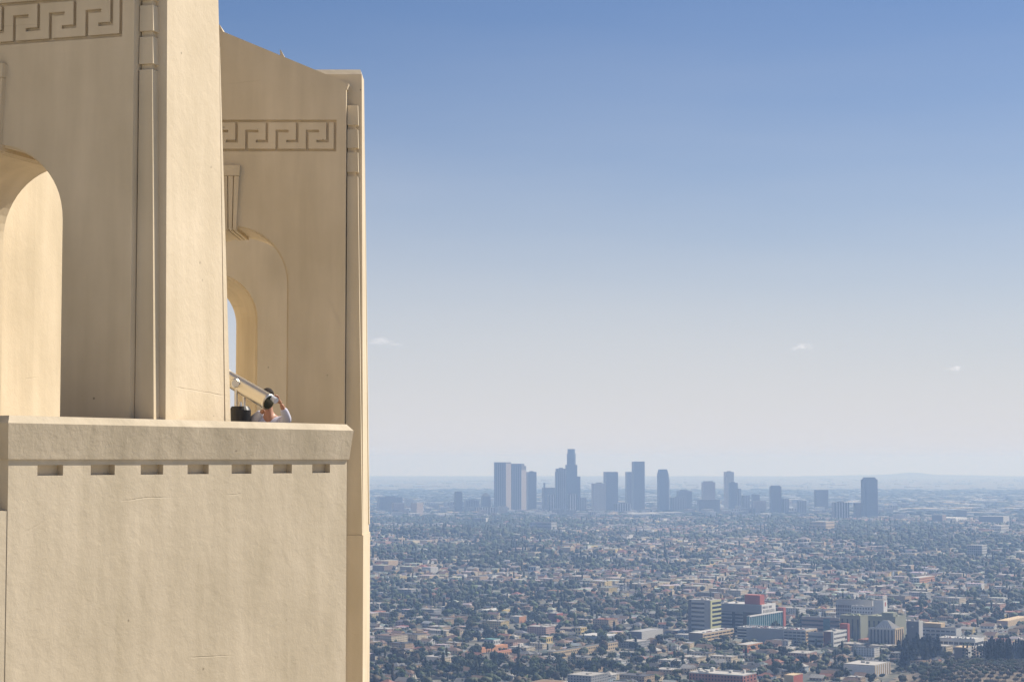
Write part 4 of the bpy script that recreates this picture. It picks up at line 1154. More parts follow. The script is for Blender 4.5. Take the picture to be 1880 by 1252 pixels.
tower("narrow sliver tower beside the dark flat topped tower", 1354, 1355.5, 1361, 897, 938, T_grey)
tower("grey mid height block right of the sliver tower", 1361, 1364, 1377, 909, 940, T_grey)
tower("thin upper block behind a wider pinkish block", 1379.5, 1382, 1395, 907, 938, T_dark)
tower("wider pinkish block before the thin upper block", 1382, 1386, 1407, 919, 942, T_warm)
tower("dark round shouldered tower left of centre of the right group", 1413, 1417, 1435, 893, 944, T_dark, steps=((.1, .9, .1, .9, 891),))
tower("low grey block touching the dark round shouldered tower", 1435, 1438, 1449, 915, 944, T_grey)
tower("low hazy block left of the boxy dark tower", 1463, 1466, 1481, 919, 945, T_grey)
tower("boxy dark tower with a pale top band", 1495, 1499, 1521, 899, 941, T_dark)
tower("ribbed white block between the boxy tower and the rounded tower", 1527, 1533, 1559.5, 922, 954, T_stripe)
tower("narrow dark block against the rounded tower", 1567, 1570, 1582, 923, 954, T_dark)
b = tower("tall rounded blue glass tower at the right end of the skyline", 1581, 1586, 1612, 880, 951, T_glass, name="glass_tower", steps=((.08, .92, .08, .92, 878), (.14, .86, .14, .86, 876)))
b.part("glass_bulge", T_glass, [(b.L2 * .15, b.L2 * .85, -4, -.01, 0, z_at(1597, 884, b.c.y))])
tower("small white building in front of the twin towers", 915, 917, 932, 929, 945, T_pale)
tower("pale low row of flats left of the twin towers", 879, 882, 909, 931.5, 946, T_stripe)
tower("white low block at the far end of the flats row", 1640, 1644, 1660, 944, 956, T_pale)
tower("dark squat block on the plain right of the rounded tower", 1756, 1760, 1775, 937, 950, T_dark)
# low rise blocks filling the feet of the skyline
lb = MB()
r = random.Random(5)
CLS = [[], [], []]
for k in range(260):
    x = r.uniform(690, 1660); yb = r.uniform(927, 952)
    w = r.uniform(5, 22); hpx = r.choice([3, 4, 5, 6, 8, 11])
    c = on_ground(x, yb)
    wm = w * c.y / FPX; h = hpx * c.y / FPX
    CLS[k % 3].append((c, wm, r.uniform(15, 60), h))
def joined_blocks(name, lst, mats, kind="stuff"):
    q = MB()
    for i, (c, w_, d_, h) in enumerate(lst):
        p = [c, c + DT_R * w_, c + DT_R * w_ + DT_L * d_, c + DT_L * d_]
        q.hexa([(v.x, v.y, -1) for v in p], [(v.x, v.y, h) for v in p], i % len(mats))
    o = q.build(name, mats); o["kind"] = kind
    return o
joined_blocks("downtown_low_blocks", sum(CLS, []), [T_pale, T_grey, T_warm, T_stripe, T_dark, M_white])
far = []
for k in range(1700):
    x = r.uniform(560, 2000); yb = 844 + 928800 / (r.uniform(8900, 14000) if k % 3 else r.uniform(9600, 26000))
    c = on_ground(x, yb)
    big = r.random() < .25
    far.append((c, r.uniform(60, 190) if big else r.uniform(15, 50), r.uniform(20, 120) if big else r.uniform(12, 30), r.uniform(5, 11)))
joined_blocks("far_warehouses", far, [M_white, M_lconc, M_lconc, M_tan, M_conc])

# ---- car parks: asphalt with painted bays
M_lot = noise_mat("parking_asphalt", (0.11, 0.11, 0.11), (0.16, 0.158, 0.155), 0.1)
LOTS = []
for (x, y, w_, d_) in ((1126, 1153, 95, 46), (1232, 1176, 60, 40), (1590, 1209, 62, 34), (1340, 1204, 46, 26), (1010, 1186, 60, 26), (1800, 1158, 80, 40)):
    p = on_ground(x, y)
    LOTS.append((p, w_, d_))
    FOOT.append((p.x, p.y, LA_L, LA_R, w_ / 2 + 8, d_ / 2 + 10))
q = MB()
for (p, w_, d_) in LOTS:
    q.poly([tuple(p + LA_L * a + LA_R * b2 + Vector((0, 0, .35 + H(p.x, p.y)))) for a, b2 in ((-w_ / 2, -d_ / 2), (-w_ / 2, d_ / 2), (w_ / 2, d_ / 2), (w_ / 2, -d_ / 2))])
tag(q.build("pavement", M_lot), kind="structure")
# ---- houses and trees on the street grid
U0, U1 = -0.135, 0.29
def inview(p, margin=0.0): return (U0 - margin) * p[1] < p[0] < (U1 + margin) * p[1]
def blocked(x, y, pad=0.0):
    for cx, cy, dl, dr, a, b_ in FOOT_NEAR(x, y):
        dx, dy = x - cx, y - cy
        if abs(dx * dl.x + dy * dl.y) < a + pad and abs(dx * dr.x + dy * dr.y) < b_ + pad: return True
    return math.hypot((x - park.x) / 132, (y - park.y - 5) / 150) < 1
CELL = {}
for f_ in FOOT:
    rad = f_[4] + f_[5] + 12
    for i in range(int((f_[0] - rad) // 200), int((f_[0] + rad) // 200) + 1):
        for j in range(int((f_[1] - rad) // 200), int((f_[1] + rad) // 200) + 1):
            CELL.setdefault((i, j), []).append(f_)
def FOOT_NEAR(x, y): return CELL.get((int(x // 200), int(y // 200)), ())
WALLS = [("white", (0.66, 0.64, 0.60)), ("cream", (0.62, 0.52, 0.37)), ("tan", (0.46, 0.34, 0.22)), ("grey", (0.33, 0.33, 0.33)), ("pink", (0.50, 0.32, 0.26)), ("pale blue", (0.38, 0.44, 0.50)), ("brown", (0.24, 0.17, 0.12)), ("yellow", (0.60, 0.47, 0.22))]
WW = [18, 28, 26, 8, 9, 2, 9, 5]
ROOFS = [("grey", (0.17, 0.168, 0.165)), ("brown", (0.19, 0.13, 0.095)), ("red tiled", (0.27, 0.125, 0.085)), ("pale", (0.38, 0.36, 0.33)), ("dark", (0.09, 0.09, 0.095))]
RW = [22, 32, 10, 22, 12]
def lots():
    r = random.Random(11)
    out = []
    BW, BL, LW = 106.0, 178.0, 15.5
    A0, A1 = 900, 9300
    for ib in range(-60, 40):
        b0 = ib * BW
        for ia in range(0, 60):
            a0 = 700 + ia * BL
            c = E1 * (a0 + BL / 2) + E2 * (b0 + BW / 2)
            if not (2000 < c.y < 8700) or not (U0 - .03) * c.y - 120 < c.x < (U1 + .03) * c.y + 120: continue
            zone = (math.sin(c.x * .0047 + 2.1 + .6 * math.sin(c.y * .004)) + math.sin(c.y * .0041 + c.x * .0013) + .5 * math.sin(c.x * .013 + c.y * .009)) * .42 + random.Random(ib * 977 + ia).gauss(0, .12)       # leafy or built-up quarters
            commercial = (ia % 5 == 0) or (ib % 7 == 3)
            for row in (0, 1):
                a = a0 + 12
                while a < a0 + BL - 16:
                    big = r.random() < (0.34 if commercial else 0.08)
                    w = r.uniform(20, 42) if big else LW * r.uniform(.9, 1.15)
                    if a + w > a0 + BL - 6: break
                    bb = b0 + (13 if row == 0 else BW - 13) + (1 if row == 0 else -1) * (r.uniform(14, 19) if not big else 19)
                    p = E1 * (a + w / 2) + E2 * bb
                    out.append((p, w, big, zone, r.random(), r.randrange(1 << 30), row))
                    a += w
    return out
HOUSES, TREES = [], []
for p, w, big, zone, q, sd, row in lots():
    r = random.Random(sd)
    if q < ((0.95 if zone < 0.12 else 0.62) if p.y < 3400 else (0.9 if zone < 0.05 else 0.45)) and not blocked(p.x, p.y, 6):
        hw = w / 2 - (1.2 if big else r.uniform(1.2, 2.6)); hd = r.uniform(12, 17) if big else r.uniform(6, 11)
        fl = big or r.random() < 0.3
        h = r.choice([5, 6.5, 9, 9.5, 12]) if big else r.choice([3.4, 3.6, 4.2, 6.4, 6.8])
        HOUSES.append((p, hw, hd, h, fl, r.choices(range(8), WW)[0], r.choices(range(5), RW)[0] if not fl else r.choices(range(5), [20, 6, 4, 62, 8])[0], r.gauss(0, .03), sd))
    nt = r.choices([0, 1, 2, 3, 4, 5], [2, 8, 18, 28, 26, 18] if zone > .05 else [20, 26, 26, 16, 8, 4])[0]
    if big: nt = max(0, nt - 1)
    far_k = p.y > 5200
    if p.y > 3400 and zone > .05: nt += r.choice([0, 1, 1, 2])
    if far_k: nt = min(nt, 4)
    for k in range(nt):
        off = E1 * r.uniform(-w / 2, w / 2) + E2 * (r.choice([-1, 1]) * r.uniform(11, 26))
        t = p + off
        if not blocked(t.x, t.y, -4):
            s = r.choices([2.8, 3.8, 5.0, 6.6], [22, 34, 28, 16])[0] * r.uniform(.85, 1.15) * ((1.5 if zone > .05 else 1.1) if far_k else (1.3 if zone > .05 else 1.0))
            typ = r.choices(["broad", "tall", "palm"], [84, 10, 6])[0]
            TREES.append((t, s, typ, r.randrange(1 << 30)))
# the planted belt round the medical quarter and along the lower edge
r = random.Random(21)
for k in range(260):
    x = r.uniform(1240, 1660); y = r.choice([r.uniform(1170, 1200), r.uniform(1190, 1225), r.uniform(1200, 1250)])
    p = on_ground(x, y)
    if not blocked(p.x, p.y, -5): TREES.append((p, r.choice([3.5, 4.5, 5.5, 6.5]), r.choices(["broad", "tall", "palm"], [88, 6, 6])[0], r.randrange(1 << 30)))
for k in range(200):
    x = r.uniform(690, 1260); y = 1252 - abs(r.gauss(0, 26))
    p = on_ground(x, y)
    if not blocked(p.x, p.y, -5): TREES.append((p, r.choice([3.5, 4.5, 5.5, 6.5, 7.5]), r.choices(["broad", "tall", "palm"], [84, 10, 6])[0], r.randrange(1 << 30)))

# ---- labels that tell one from another: look + nearest landmark + order along the row
MARKS = [(1325, 1248, "long red brick block"), (1590, 1232, "long white hall"), (1800, 1238, "olive orchard"), (1690, 1190, "dark pine grove"), (1415, 1172, "big grey garage"),
         (1075, 1203, "tan apartment row"), (902, 1195, "orange roofed hall"), (690, 1225, "observatory wall"), (1186, 1170, "dark flanked store"), (1100, 1172, "blue grey warehouse"), (1458, 1252, "small brick hall"),
         (1003, 1175, "yellow corner building"), (905, 1179, "teal roofed hall"), (1536, 1180, "maroon brick clinic"), (808, 1134, "dark roofed market"), (1372, 1190, "orange cream flats"), (1306, 1172, "tan parking ramp"), (1765, 1186, "white parking deck")]
ORD = ["first", "second", "third", "fourth", "fifth", "sixth", "seventh", "eighth", "ninth", "tenth", "eleventh", "twelfth", "thirteenth", "fourteenth", "fifteenth", "sixteenth", "seventeenth", "eighteenth", "nineteenth", "twentieth", "twenty-first", "twenty-second", "twenty-third", "twenty-fourth", "twenty-fifth", "twenty-sixth", "twenty-seventh", "twenty-eighth", "twenty-ninth", "thirtieth"]
PENDING = []
def rel(p):
    x, y = col_of(p), row_of(p)
    mk = min(MARKS, key=lambda m_: abs(m_[0] - x) + 2.2 * abs(m_[1] - y))
    dx, dy = x - mk[0], (y - mk[1]) * 2.2
    w = ("right of" if dx > 0 else "left of") if abs(dx) > abs(dy) else ("below" if dy > 0 else "above")
    return f"{w} the {mk[2]}", x
def want_label(o, base, p, cat, group):
    tag(o, None, cat, group)
    w, x = rel(p)
    PENDING.append((f"{base} {w}", x, row_of(p), o))
def settle_labels():
    by = {}
    for b_, x, y, o in PENDING: by.setdefault(b_, []).append((x, y, o))
    for b_, v in by.items():
        v.sort(key=lambda t: (t[0], t[1]))
        if len(v) == 1: v[0][2]["label"] = b_; continue
        n_ = len(v)
        for i, (x, y, o) in enumerate(v):
            if i < (n_ + 1) // 2 or n_ - 1 - i >= len(ORD):
                o["label"] = f"{b_}, {ORD[min(i, 29)]} from left"
            else:
                o["label"] = f"{b_}, {ORD[n_ - 1 - i]} from right"

# individual houses: the ones that show largest
HOUSES.sort(key=lambda t: t[0].y / (t[1] + t[2]) ** .5)
def seen(p, mx=6):
    x, y = col_of(p), row_of(p)
    return 676 + mx < x < 1880 - mx and y < 1258
solo_h = [h_ for h_ in HOUSES if seen(h_[0])][:270]
solo_ids = {id(h_) for h_ in solo_h}
HMESH = {}
def house_parts(hw, hd, h, fl, sd):
    key = (round(hw / 1.5), round(hd / 2), round(h), fl, sd % 2)
    if key in HMESH: return HMESH[key]
    q = MB(); q.box(-hw, hw, -hd, hd, -2, h)
    wme = q.build("wall", M_owall)
    q = MB()
    e = 0.5
    if fl:
        q.box(-hw - .15, hw + .15, -hd - .15, -hd + .5, h + .002, h + .6); q.box(-hw - .15, hw + .15, hd - .5, hd + .15, h + .002, h + .6)
        q.box(-hw - .15, -hw + .5, -hd + .502, hd - .502, h + .002, h + .6); q.box(hw - .5, hw + .15, -hd + .502, hd - .502, h + .002, h + .6)
        q.box(-hw + .5, hw - .5, -hd + .5, hd - .5, h + .002, h + .2)
        q.box(-hw * .3, hw * .1, -hd * .3, -hd * .05, h + .2, h + 1.5)
    elif sd % 2:
        rh = min(hw, hd) * .55
        if hd > hw: top = [(-.1, -hd + hw, h + rh), (.1, -hd + hw, h + rh), (.1, hd - hw, h + rh), (-.1, hd - hw, h + rh)]
        else: top = [(-hw + hd, -.1, h + rh), (hw - hd, -.1, h + rh), (hw - hd, .1, h + rh), (-hw + hd, .1, h + rh)]
        q.hexa([(-hw - e, -hd - e, h + .003), (hw + e, -hd - e, h + .003), (hw + e, hd + e, h + .003), (-hw - e, hd + e, h + .003)], top)
    else:
        rh = min(hw, hd) * .6
        q.hexa([(-hw - e, -hd - e, h + .003), (hw + e, -hd - e, h + .003), (hw + e, hd + e, h + .003), (-hw - e, hd + e, h + .003)],
               [(-.1, -hd - e, h + rh), (.1, -hd - e, h + rh), (.1, hd + e, h + rh), (-.1, hd + e, h + rh)])
    rme = q.build("roof", M_oroof)
    q = MB()
    nf = max(1, round(h / 3.2)); fh = h / nf
    for f_ in range(nf):
        z0 = f_ * fh + fh * .35; z1 = z0 + fh * .42
        n1_ = max(2, int(2 * hw / 3.6)); n2_ = max(2, int(2 * hd / 3.6))
        for k in range(n1_):
            c = -hw + (k + .5) * 2 * hw / n1_
            q.box(c - .75, c + .75, -hd - .04, -hd + .02, z0, z1)
        for k in range(n2_):
            c = -hd + (k + .5) * 2 * hd / n2_
            q.box(-hw - .04, -hw + .02, c - .75, c + .75, z0, z1)
    nme = q.build("window_panes", M_window)
    for o in (wme, rme, nme): COL.objects.unlink(o)
    HMESH[key] = (wme, rme, nme)
    return HMESH[key]
ANG = math.atan2(E1.y, E1.x)
for (p, hw, hd, h, fl, wi, ri, jit, sd) in solo_h:
    wme, rme, nme = house_parts(hw, hd, h, fl, sd)
    nm = "apartment_house" if (fl and h > 5.5) else "house"
    o = empty(nm, (p.x, p.y, H(p.x, p.y)))
    o.rotation_euler = (0, 0, ANG + jit)              # local x runs south along the street, y runs east
    for src, nme_ in ((wme, "wall"), (rme, "roof"), (nme, "window_panes")):
        c = src.copy(); COL.objects.link(c); c.name = nme_; c.parent = o
        if nme_ == "wall": c.color = (*WALLS[wi][1], 1)
        if nme_ == "roof": c.color = (*ROOFS[ri][1], 1)
        if nme_ == "window_panes": c["kind"] = "stuff"
    kind_r = "flat" if fl else ("hipped" if sd % 2 else "gabled")
    want_label(o, f"{WALLS[wi][0]} {'flats' if nm != 'house' else 'house'}, {ROOFS[ri][0]} {kind_r} roof,", p, "house", "houses on the plain")
# all the other houses: one mass
V, F, Tn = [], [], []
def quad(pts, c):
    i = len(V); V.extend(pts); F.append(tuple(range(i, i + len(pts)))); Tn.append(c)
for hh in HOUSES:
    if id(hh) in solo_ids: continue
    p, hw, hd, h, fl, wi, ri, jit, sd = hh
    r = random.Random(sd)
    k = r.uniform(.85, 1.12)
    wc = tuple(c * k for c in WALLS[wi][1]); rc = tuple(c * r.uniform(.85, 1.15) for c in ROOFS[ri][1])
    z = H(p.x, p.y)
    ca, sa = math.cos(ANG + jit), math.sin(ANG + jit)
    P = lambda x, y, zz: (p.x + x * ca - y * sa, p.y + x * sa + y * ca, z + zz)
    cs = [(-hw, -hd), (hw, -hd), (hw, hd), (-hw, hd)]
    for i in range(4):
        a, b_ = cs[i], cs[(i + 1) % 4]
        quad([P(*a, -2), P(*b_, -2), P(*b_, h), P(*a, h)], wc)
    if fl: quad([P(x, y, h) for x, y in cs], rc)
    else:
        e = .4; rh = min(hw, hd) * .55
        co = [(-hw - e, -hd - e), (hw + e, -hd - e), (hw + e, hd + e), (-hw - e, hd + e)]
        hip = hd - hw if (sd % 2 and hd > hw) else hd + e
        r0, r1 = P(0, -hip, h + rh), P(0, hip, h + rh)
        q = [P(*c, h) for c in co]
        quad([q[1], q[2], r1, r0], rc); quad([q[3], q[0], r0, r1], rc)
        quad([q[0], q[1], r0], rc if sd % 2 else wc); quad([q[2], q[3], r1], rc if sd % 2 else wc)
    if p.y < 4200:
        nf = max(1, round(h / 3.2)); fh = h / nf
        for f_ in range(nf):
            z0 = f_ * fh + fh * .35; z1 = z0 + fh * .4
            for kx in range(max(1, int(hw / 2.6))):
                c = -hw + (kx + .5) * 2 * hw / max(1, int(hw / 2.6))
                quad([P(c - .8, -hd - .05, z0), P(c + .8, -hd - .05, z0), P(c + .8, -hd - .05, z1), P(c - .8, -hd - .05, z1)], (.03, .035, .04))
            for ky in range(max(1, int(hd / 2.6))):
                c = -hd + (ky + .5) * 2 * hd / max(1, int(hd / 2.6))
                quad([P(-hw - .05, c - .8, z0), P(-hw - .05, c + .8, z0), P(-hw - .05, c + .8, z1), P(-hw - .05, c - .8, z1)], (.03, .035, .04))
me = bpy.data.meshes.new("suburb_houses")
me.from_pydata(V, [], F)
at = me.attributes.new("tint", 'FLOAT_COLOR', 'FACE')
at.data.foreach_set("color", np.concatenate([np.array(Tn, dtype=np.float32), np.ones((len(Tn), 1), np.float32)], 1).ravel())
me.materials.append(M_tint)
tag(link("suburb_houses", me), kind="stuff")

# ---- trees
def ico(sub):
    bm = bmesh.new(); bmesh.ops.create_icosphere(bm, subdivisions=sub, radius=1.0)
    v = np.array([x.co[:] for x in bm.verts]); f = np.array([[q.index for q in x.verts] for x in bm.faces]); bm.free()
    return v, f
ICO1, ICO2 = ico(1), ico(2)
def crown_mesh(name, lobes, nleaf, size, seed, droop=0.0):
    """leaf clumps spread over several lobes round a ragged inner mass; unit crown radius"""
    rg = np.random.default_rng(seed)
    V, F = [], []
    n0 = 0
    for (cx, cy, cz, rx, rz) in lobes:
        v, f = ICO1
        d = v * (1 + rg.uniform(-.22, .12, (len(v), 1)))
        V.append(d * np.array([rx, rx, rz]) * .8 + np.array([cx, cy, cz])); F.append([list(t + n0) for t in f]); n0 += len(v)
        for k in range(nleaf):
            n_ = rg.normal(size=3); n_ /= np.linalg.norm(n_)
            if n_[2] < -.5: n_[2] *= -.6
            c = np.array([cx, cy, cz]) + n_ * np.array([rx, rx, rz]) * rg.uniform(.78, 1.1)
            a = np.cross(n_, rg.normal(size=3)); a /= np.linalg.norm(a) + 1e-9; b_ = np.cross(n_, a) + n_ * rg.uniform(-.5, .5)
            s = size * rg.uniform(.6, 1.3)
            V.append(np.array([c + a * s, c + b_ * s * .8, c - a * s + n_ * s * .3, c - b_ * s * .8])); F.append([[n0, n0 + 1, n0 + 2, n0 + 3]]); n0 += 4
    me = bpy.data.meshes.new(name)
    me.from_pydata(np.concatenate(V).tolist(), [], [f for g in F for f in g])
    me.materials.append(M_ocrown)
    return me
BROAD = []
for sd in range(6):
    rg = random.Random(sd + 40)
    lb_ = [(0, 0, 1.25, .62, .55)]
    for k in range(rg.randint(4, 6)):
        a = rg.uniform(0, 6.28); rr = rg.uniform(.35, .62)
        lb_.append((rr * math.cos(a), rr * math.sin(a), rg.uniform(.85, 1.35), rg.uniform(.34, .5), rg.uniform(.3, .45)))
    BROAD.append(crown_mesh("crown", lb_, 34, .17, sd))
TALL = [crown_mesh("crown", [(rg_x, rg_y, z, .5 * (1.15 - z / 4.2), .5) for z, rg_x, rg_y in ((.9, 0, .1), (1.5, .12, 0), (2.1, -.1, .05), (2.7, .05, -.05), (3.2, 0, 0))], 30, .16, 60 + s) for s in range(3)]
CONIF = []
for s in range(4):
    rg = random.Random(80 + s)
    CONIF.append(crown_mesh("crown", [(rg.uniform(-.12, .12), rg.uniform(-.12, .12), z, 1.25 * (1 - (z - .5) / 4.7) + rg.uniform(-.1, .1), .34) for z in np.arange(.6, 4.7, .42)], 40, .27, 90 + s))
CYPR = [crown_mesh("crown", [(0, 0, z, w_, .6) for z, w_ in ((.7, .75), (1.6, .95), (2.6, 1.0), (3.6, .85), (4.6, .6), (5.4, .3))], 20, .2, 120 + s) for s in range(2)]
OLIVE = [crown_mesh("crown", [(0, 0, .95, .6, .5), (.4, .2, .9, .42, .36), (-.35, .25, 1.0, .42, .36), (.05, -.4, .88, .42, .36)], 28, .15, 140 + s) for s in range(4)]
def palm_mesh(seed):
    rg = random.Random(seed); q = MB()
    for k in range(18):
        a = rg.uniform(0, 6.28); el = rg.uniform(-.5, 1.1); L_ = rg.uniform(.85, 1.1)
        pts = []
        for t in (0, .4, .75, 1.0):
            rr = L_ * t * math.cos(el) ; z = L_ * t * math.sin(el) - .75 * t * t * L_
            w_ = (.05, .2, .17, .02)[(0, .4, .75, 1.0).index(t)]
            ca, sa = math.cos(a), math.sin(a)
            pts.append(((rr * ca - w_ * sa, rr * sa + w_ * ca, z), (rr * ca + w_ * sa, rr * sa - w_ * ca, z)))
        for (p0, p1), (q0, q1) in zip(pts[:-1], pts[1:]): q.poly([p0, p1, q1, q0])
    o = q.build("crown", M_ocrown); me = o.data; bpy.data.objects.remove(o); return me
PALM = [palm_mesh(s) for s in range(3)]
def trunk_mesh(r0, r1, h, limbs, seed):
    rg = random.Random(seed); q = MB()
    q.tube([(0, 0, -.2), (rg.uniform(-.03, .03), rg.uniform(-.03, .03), h * .5), (rg.uniform(-.05, .05), 0, h)], [r0, (r0 + r1) / 2, r1], 7)
    for k in range(limbs):
        a = rg.uniform(0, 6.28); z = h * rg.uniform(.55, .8)
        q.tube([(0, 0, z), (.3 * math.cos(a), .3 * math.sin(a), z + .3), (.5 * math.cos(a), .5 * math.sin(a), z + .62)], [r1, r1 * .7, r1 * .3], 5)
    o = q.build("trunk", M_trunk); me = o.data; bpy.data.objects.remove(o); return me
TRK = trunk_mesh(.085, .05, 1.0, 4, 1); TRK_T = trunk_mesh(.08, .03, 3.2, 3, 2); TRK_C = trunk_mesh(.1, .03, 4.4, 2, 3); TRK_P = trunk_mesh(.11, .07, 6.0, 0, 4)
GREENS = [("dark green", (0.020, 0.034, 0.016)), ("mid green", (0.038, 0.058, 0.020)), ("olive green", (0.060, 0.068, 0.026)), ("bright green", (0.065, 0.095, 0.024)), ("brownish", (0.085, 0.065, 0.034))]
GW = [30, 28, 22, 12, 8]
def solo_tree(name, crown, trunk, p, s, sz, color, rz, trunk_z=None):
    z = H(p.x, p.y)
    o = empty(name, (p.x, p.y, z))
    o.scale = (s, s, sz); o.rotation_euler = (0, 0, rz)
    t = bpy.data.objects.new("trunk", trunk); COL.objects.link(t); t.parent = o
    c = bpy.data.objects.new("crown", crown); COL.objects.link(c); c.parent = o
    c.color = (*color, 1)
    return o, c
TREES.sort(key=lambda t: t[0].y / t[1])
solo_t = [t for t in TREES if seen(t[0], 2) and t[2] != "palm"][:265]
solo_p = [t for t in TREES if seen(t[0], 2) and t[2] == "palm"][:60]
sid = {id(t) for t in solo_t} | {id(t) for t in solo_p}
for (p, s, typ, sd) in solo_t:
    r = random.Random(sd)
    gi = r.choices(range(5), GW)[0]
    k = r.uniform(.85, 1.2); col = tuple(c * k for c in GREENS[gi][1])
    if typ == "broad":
        o, c = solo_tree("broadleaf_tree", r.choice(BROAD), TRK, p, s, s * r.uniform(.95, 1.25), col, r.uniform(0, 6))
        want_label(o, f"{'small' if s < 3.6 else 'large' if s > 5.6 else 'round'} {GREENS[gi][0]} tree", p, "tree", "trees among the houses")
    else:
        o, c = solo_tree("tall_tree", r.choice(TALL), TRK_T, p, s * .85, s * .85 * r.uniform(.9, 1.2), col, r.uniform(0, 6))
        want_label(o, f"tall slender {GREENS[gi][0]} tree", p, "tree", "trees among the houses")
for (p, s, typ, sd) in solo_p:
    r = random.Random(sd)
    k = r.uniform(2.0, 2.7); hh = r.uniform(1.6, 3.0)
    o, c = solo_tree("palm_tree", r.choice(PALM), TRK_P, p, k, k, (0.045, 0.055, 0.025), r.uniform(0, 6))
    c.location = (0, 0, 6.0 * hh / 2.2); o.children[0].scale = (1, 1, hh / 2.2)
    want_label(o, "tall thin palm tree", p, "palm tree", "palms among the houses")
# the rest of the trees: one mass
lv = {0: ICO2, 1: ICO1}
VV, FF, CC = [], [], []
n0 = 0
for t in TREES:
    if id(t) in sid: continue
    p, s, typ, sd = t
    rg = np.random.default_rng(sd)
    z = H(p.x, p.y)
    gi = rg.choice(5, p=np.array(GW) / sum(GW)); col = np.array(GREENS[gi][1]) * rg.uniform(.8, 1.25)
    d = p.y
    if typ == "palm":
        hh = rg.uniform(9, 17)
        parts = [(0, 0, hh, 2.0, 1.1), (0, 0, hh * .5, .28, hh * .5)]
    elif typ == "tall": parts = [(0, 0, s * 1.0, s * .42, s * .9), (0.1, 0, s * 2.1, s * .34, s * .9)]
    elif d < 3600: parts = [(rg.uniform(-.25, .25) * s, rg.uniform(-.25, .25) * s, s * 1.05, s * .75, s * .62)] + [(s * .55 * math.cos(a), s * .55 * math.sin(a), s * rg.uniform(.8, 1.3), s * .48, s * .42) for a in rg.uniform(0, 6.28, 3)]
    elif d < 5200: parts = [(0, 0, s, s * .85, s * .75), (s * rg.uniform(-.6, .6), s * rg.uniform(-.6, .6), s * .9, s * .6, s * .55)]
    else: parts = [(0, 0, s * .95, s * 1.0, s * .8)]
    base = ICO2 if (d < 3000 and typ == "broad") else ICO1
    for (x, y, zz, rx, rz) in parts:
        v, f = base
        w = v * (1 + rg.uniform(-.3, .22, (len(v), 1)))
        VV.append((w * np.array([rx, rx, rz]) + np.array([p.x + x, p.y + y, z + zz])).astype(np.float32)); FF.append((f + n0).astype(np.int32)); n0 += len(v)
        CC.append(np.tile(col * rg.uniform(.85, 1.15), (len(f), 1)) * rg.uniform(.75, 1.25, (len(f), 1)))
rgf = np.random.default_rng(404)
for k in range(5200):                                    # tree belts of the far plain, too distant to part
    d = rgf.uniform(8600, 17000); u = rgf.uniform(U0, U1)
    rx = rgf.uniform(14, 46) * d / 11000; rz = rgf.uniform(5, 9)
    v, f = ICO1
    w = v * (1 + rgf.uniform(-.35, .3, (len(v), 1)))
    VV.append((w * np.array([rx, rx * .6, rz]) + np.array([u * d, d, rz * .5])).astype(np.float32)); FF.append((f + n0).astype(np.int32)); n0 += len(v)
    CC.append(np.tile(np.array(GREENS[0][1]) * rgf.uniform(.9, 1.6), (len(f), 1)))
def big_mesh(name, V, F, C, mat):
    V = np.concatenate(V); F = np.concatenate(F); C = np.concatenate(C)
    me = bpy.data.meshes.new(name)
    me.vertices.add(len(V)); me.vertices.foreach_set("co", V.ravel())
    nf = len(F)
    me.loops.add(nf * 3); me.loops.foreach_set("vertex_index", F.ravel())
    me.polygons.add(nf); me.polygons.foreach_set("loop_start", np.arange(0, nf * 3, 3, dtype=np.int32))
    me.update(calc_edges=True); me.validate()
    a = me.attributes.new("tint", 'FLOAT_COLOR', 'FACE')
    a.data.foreach_set("color", np.concatenate([C, np.ones((nf, 1))], 1).astype(np.float32).ravel())
    me.materials.append(mat)
    return link(name, me)
tag(big_mesh("urban_trees_foliage", VV, FF, CC, M_leaf), kind="stuff")
print("houses", len(HOUSES), "trees", len(TREES), "tree tris", sum(len(f) for f in FF))

# ---- the park knoll: pines, cypresses, conifers and the olive orchard
def row_ground(x, y):
    rr = ray(x, y)
    Y = 1880.0
    while Y < 2600:
        t = Y / rr.y
        if CAMZ + rr.z * t <= H(rr.x * t, Y): break
        Y += 1.5
    return Vector((rr.x * t, Y, H(rr.x * t, Y)))
r = random.Random(31)
for k in range(64):
    x = 1650 + r.uniform(0, 76); yb = r.uniform(1188, 1240) - (x - 1650) * .3
    p = row_ground(x, yb)
    s = r.uniform(3.6, 5.4)
    o, c = solo_tree("pine_tree", r.choice(CONIF), TRK_C, p, s, s * r.uniform(1.0, 1.3), (0.016, 0.026, 0.018), r.uniform(0, 6))
    want_label(o, f"{'broad' if s > 4.5 else 'slim'} dark pine in the grove", p, "pine", "pines of the dark grove")
for k in range(52):
    x = 1806 + r.uniform(0, 84); yb = r.uniform(1205, 1219)
    p = row_ground(x, yb)
    s = r.uniform(3.0, 4.2)
    o, c = solo_tree("conifer_tree", r.choice(CONIF), TRK_C, p, s, s * r.uniform(1.2, 1.6), (0.018, 0.028, 0.02), r.uniform(0, 6))
    want_label(o, f"{'taller' if s > 3.6 else 'lower'} dark conifer", p, "conifer", "conifers behind the orchard")
for k, x in enumerate([1769, 1776, 1786, 1790, 1795, 1801, 1806, 1812]):
    p = row_ground(x, 1213 + r.uniform(-2, 2)); s = 2.3
    o, c = solo_tree("cypress_tree", r.choice(CYPR), TRK_C, p, s, s * r.uniform(1.3, 1.8), (0.018, 0.028, 0.017), r.uniform(0, 6))
    want_label(o, "slim pointed cypress in the row", p, "cypress", "cypresses in a row")
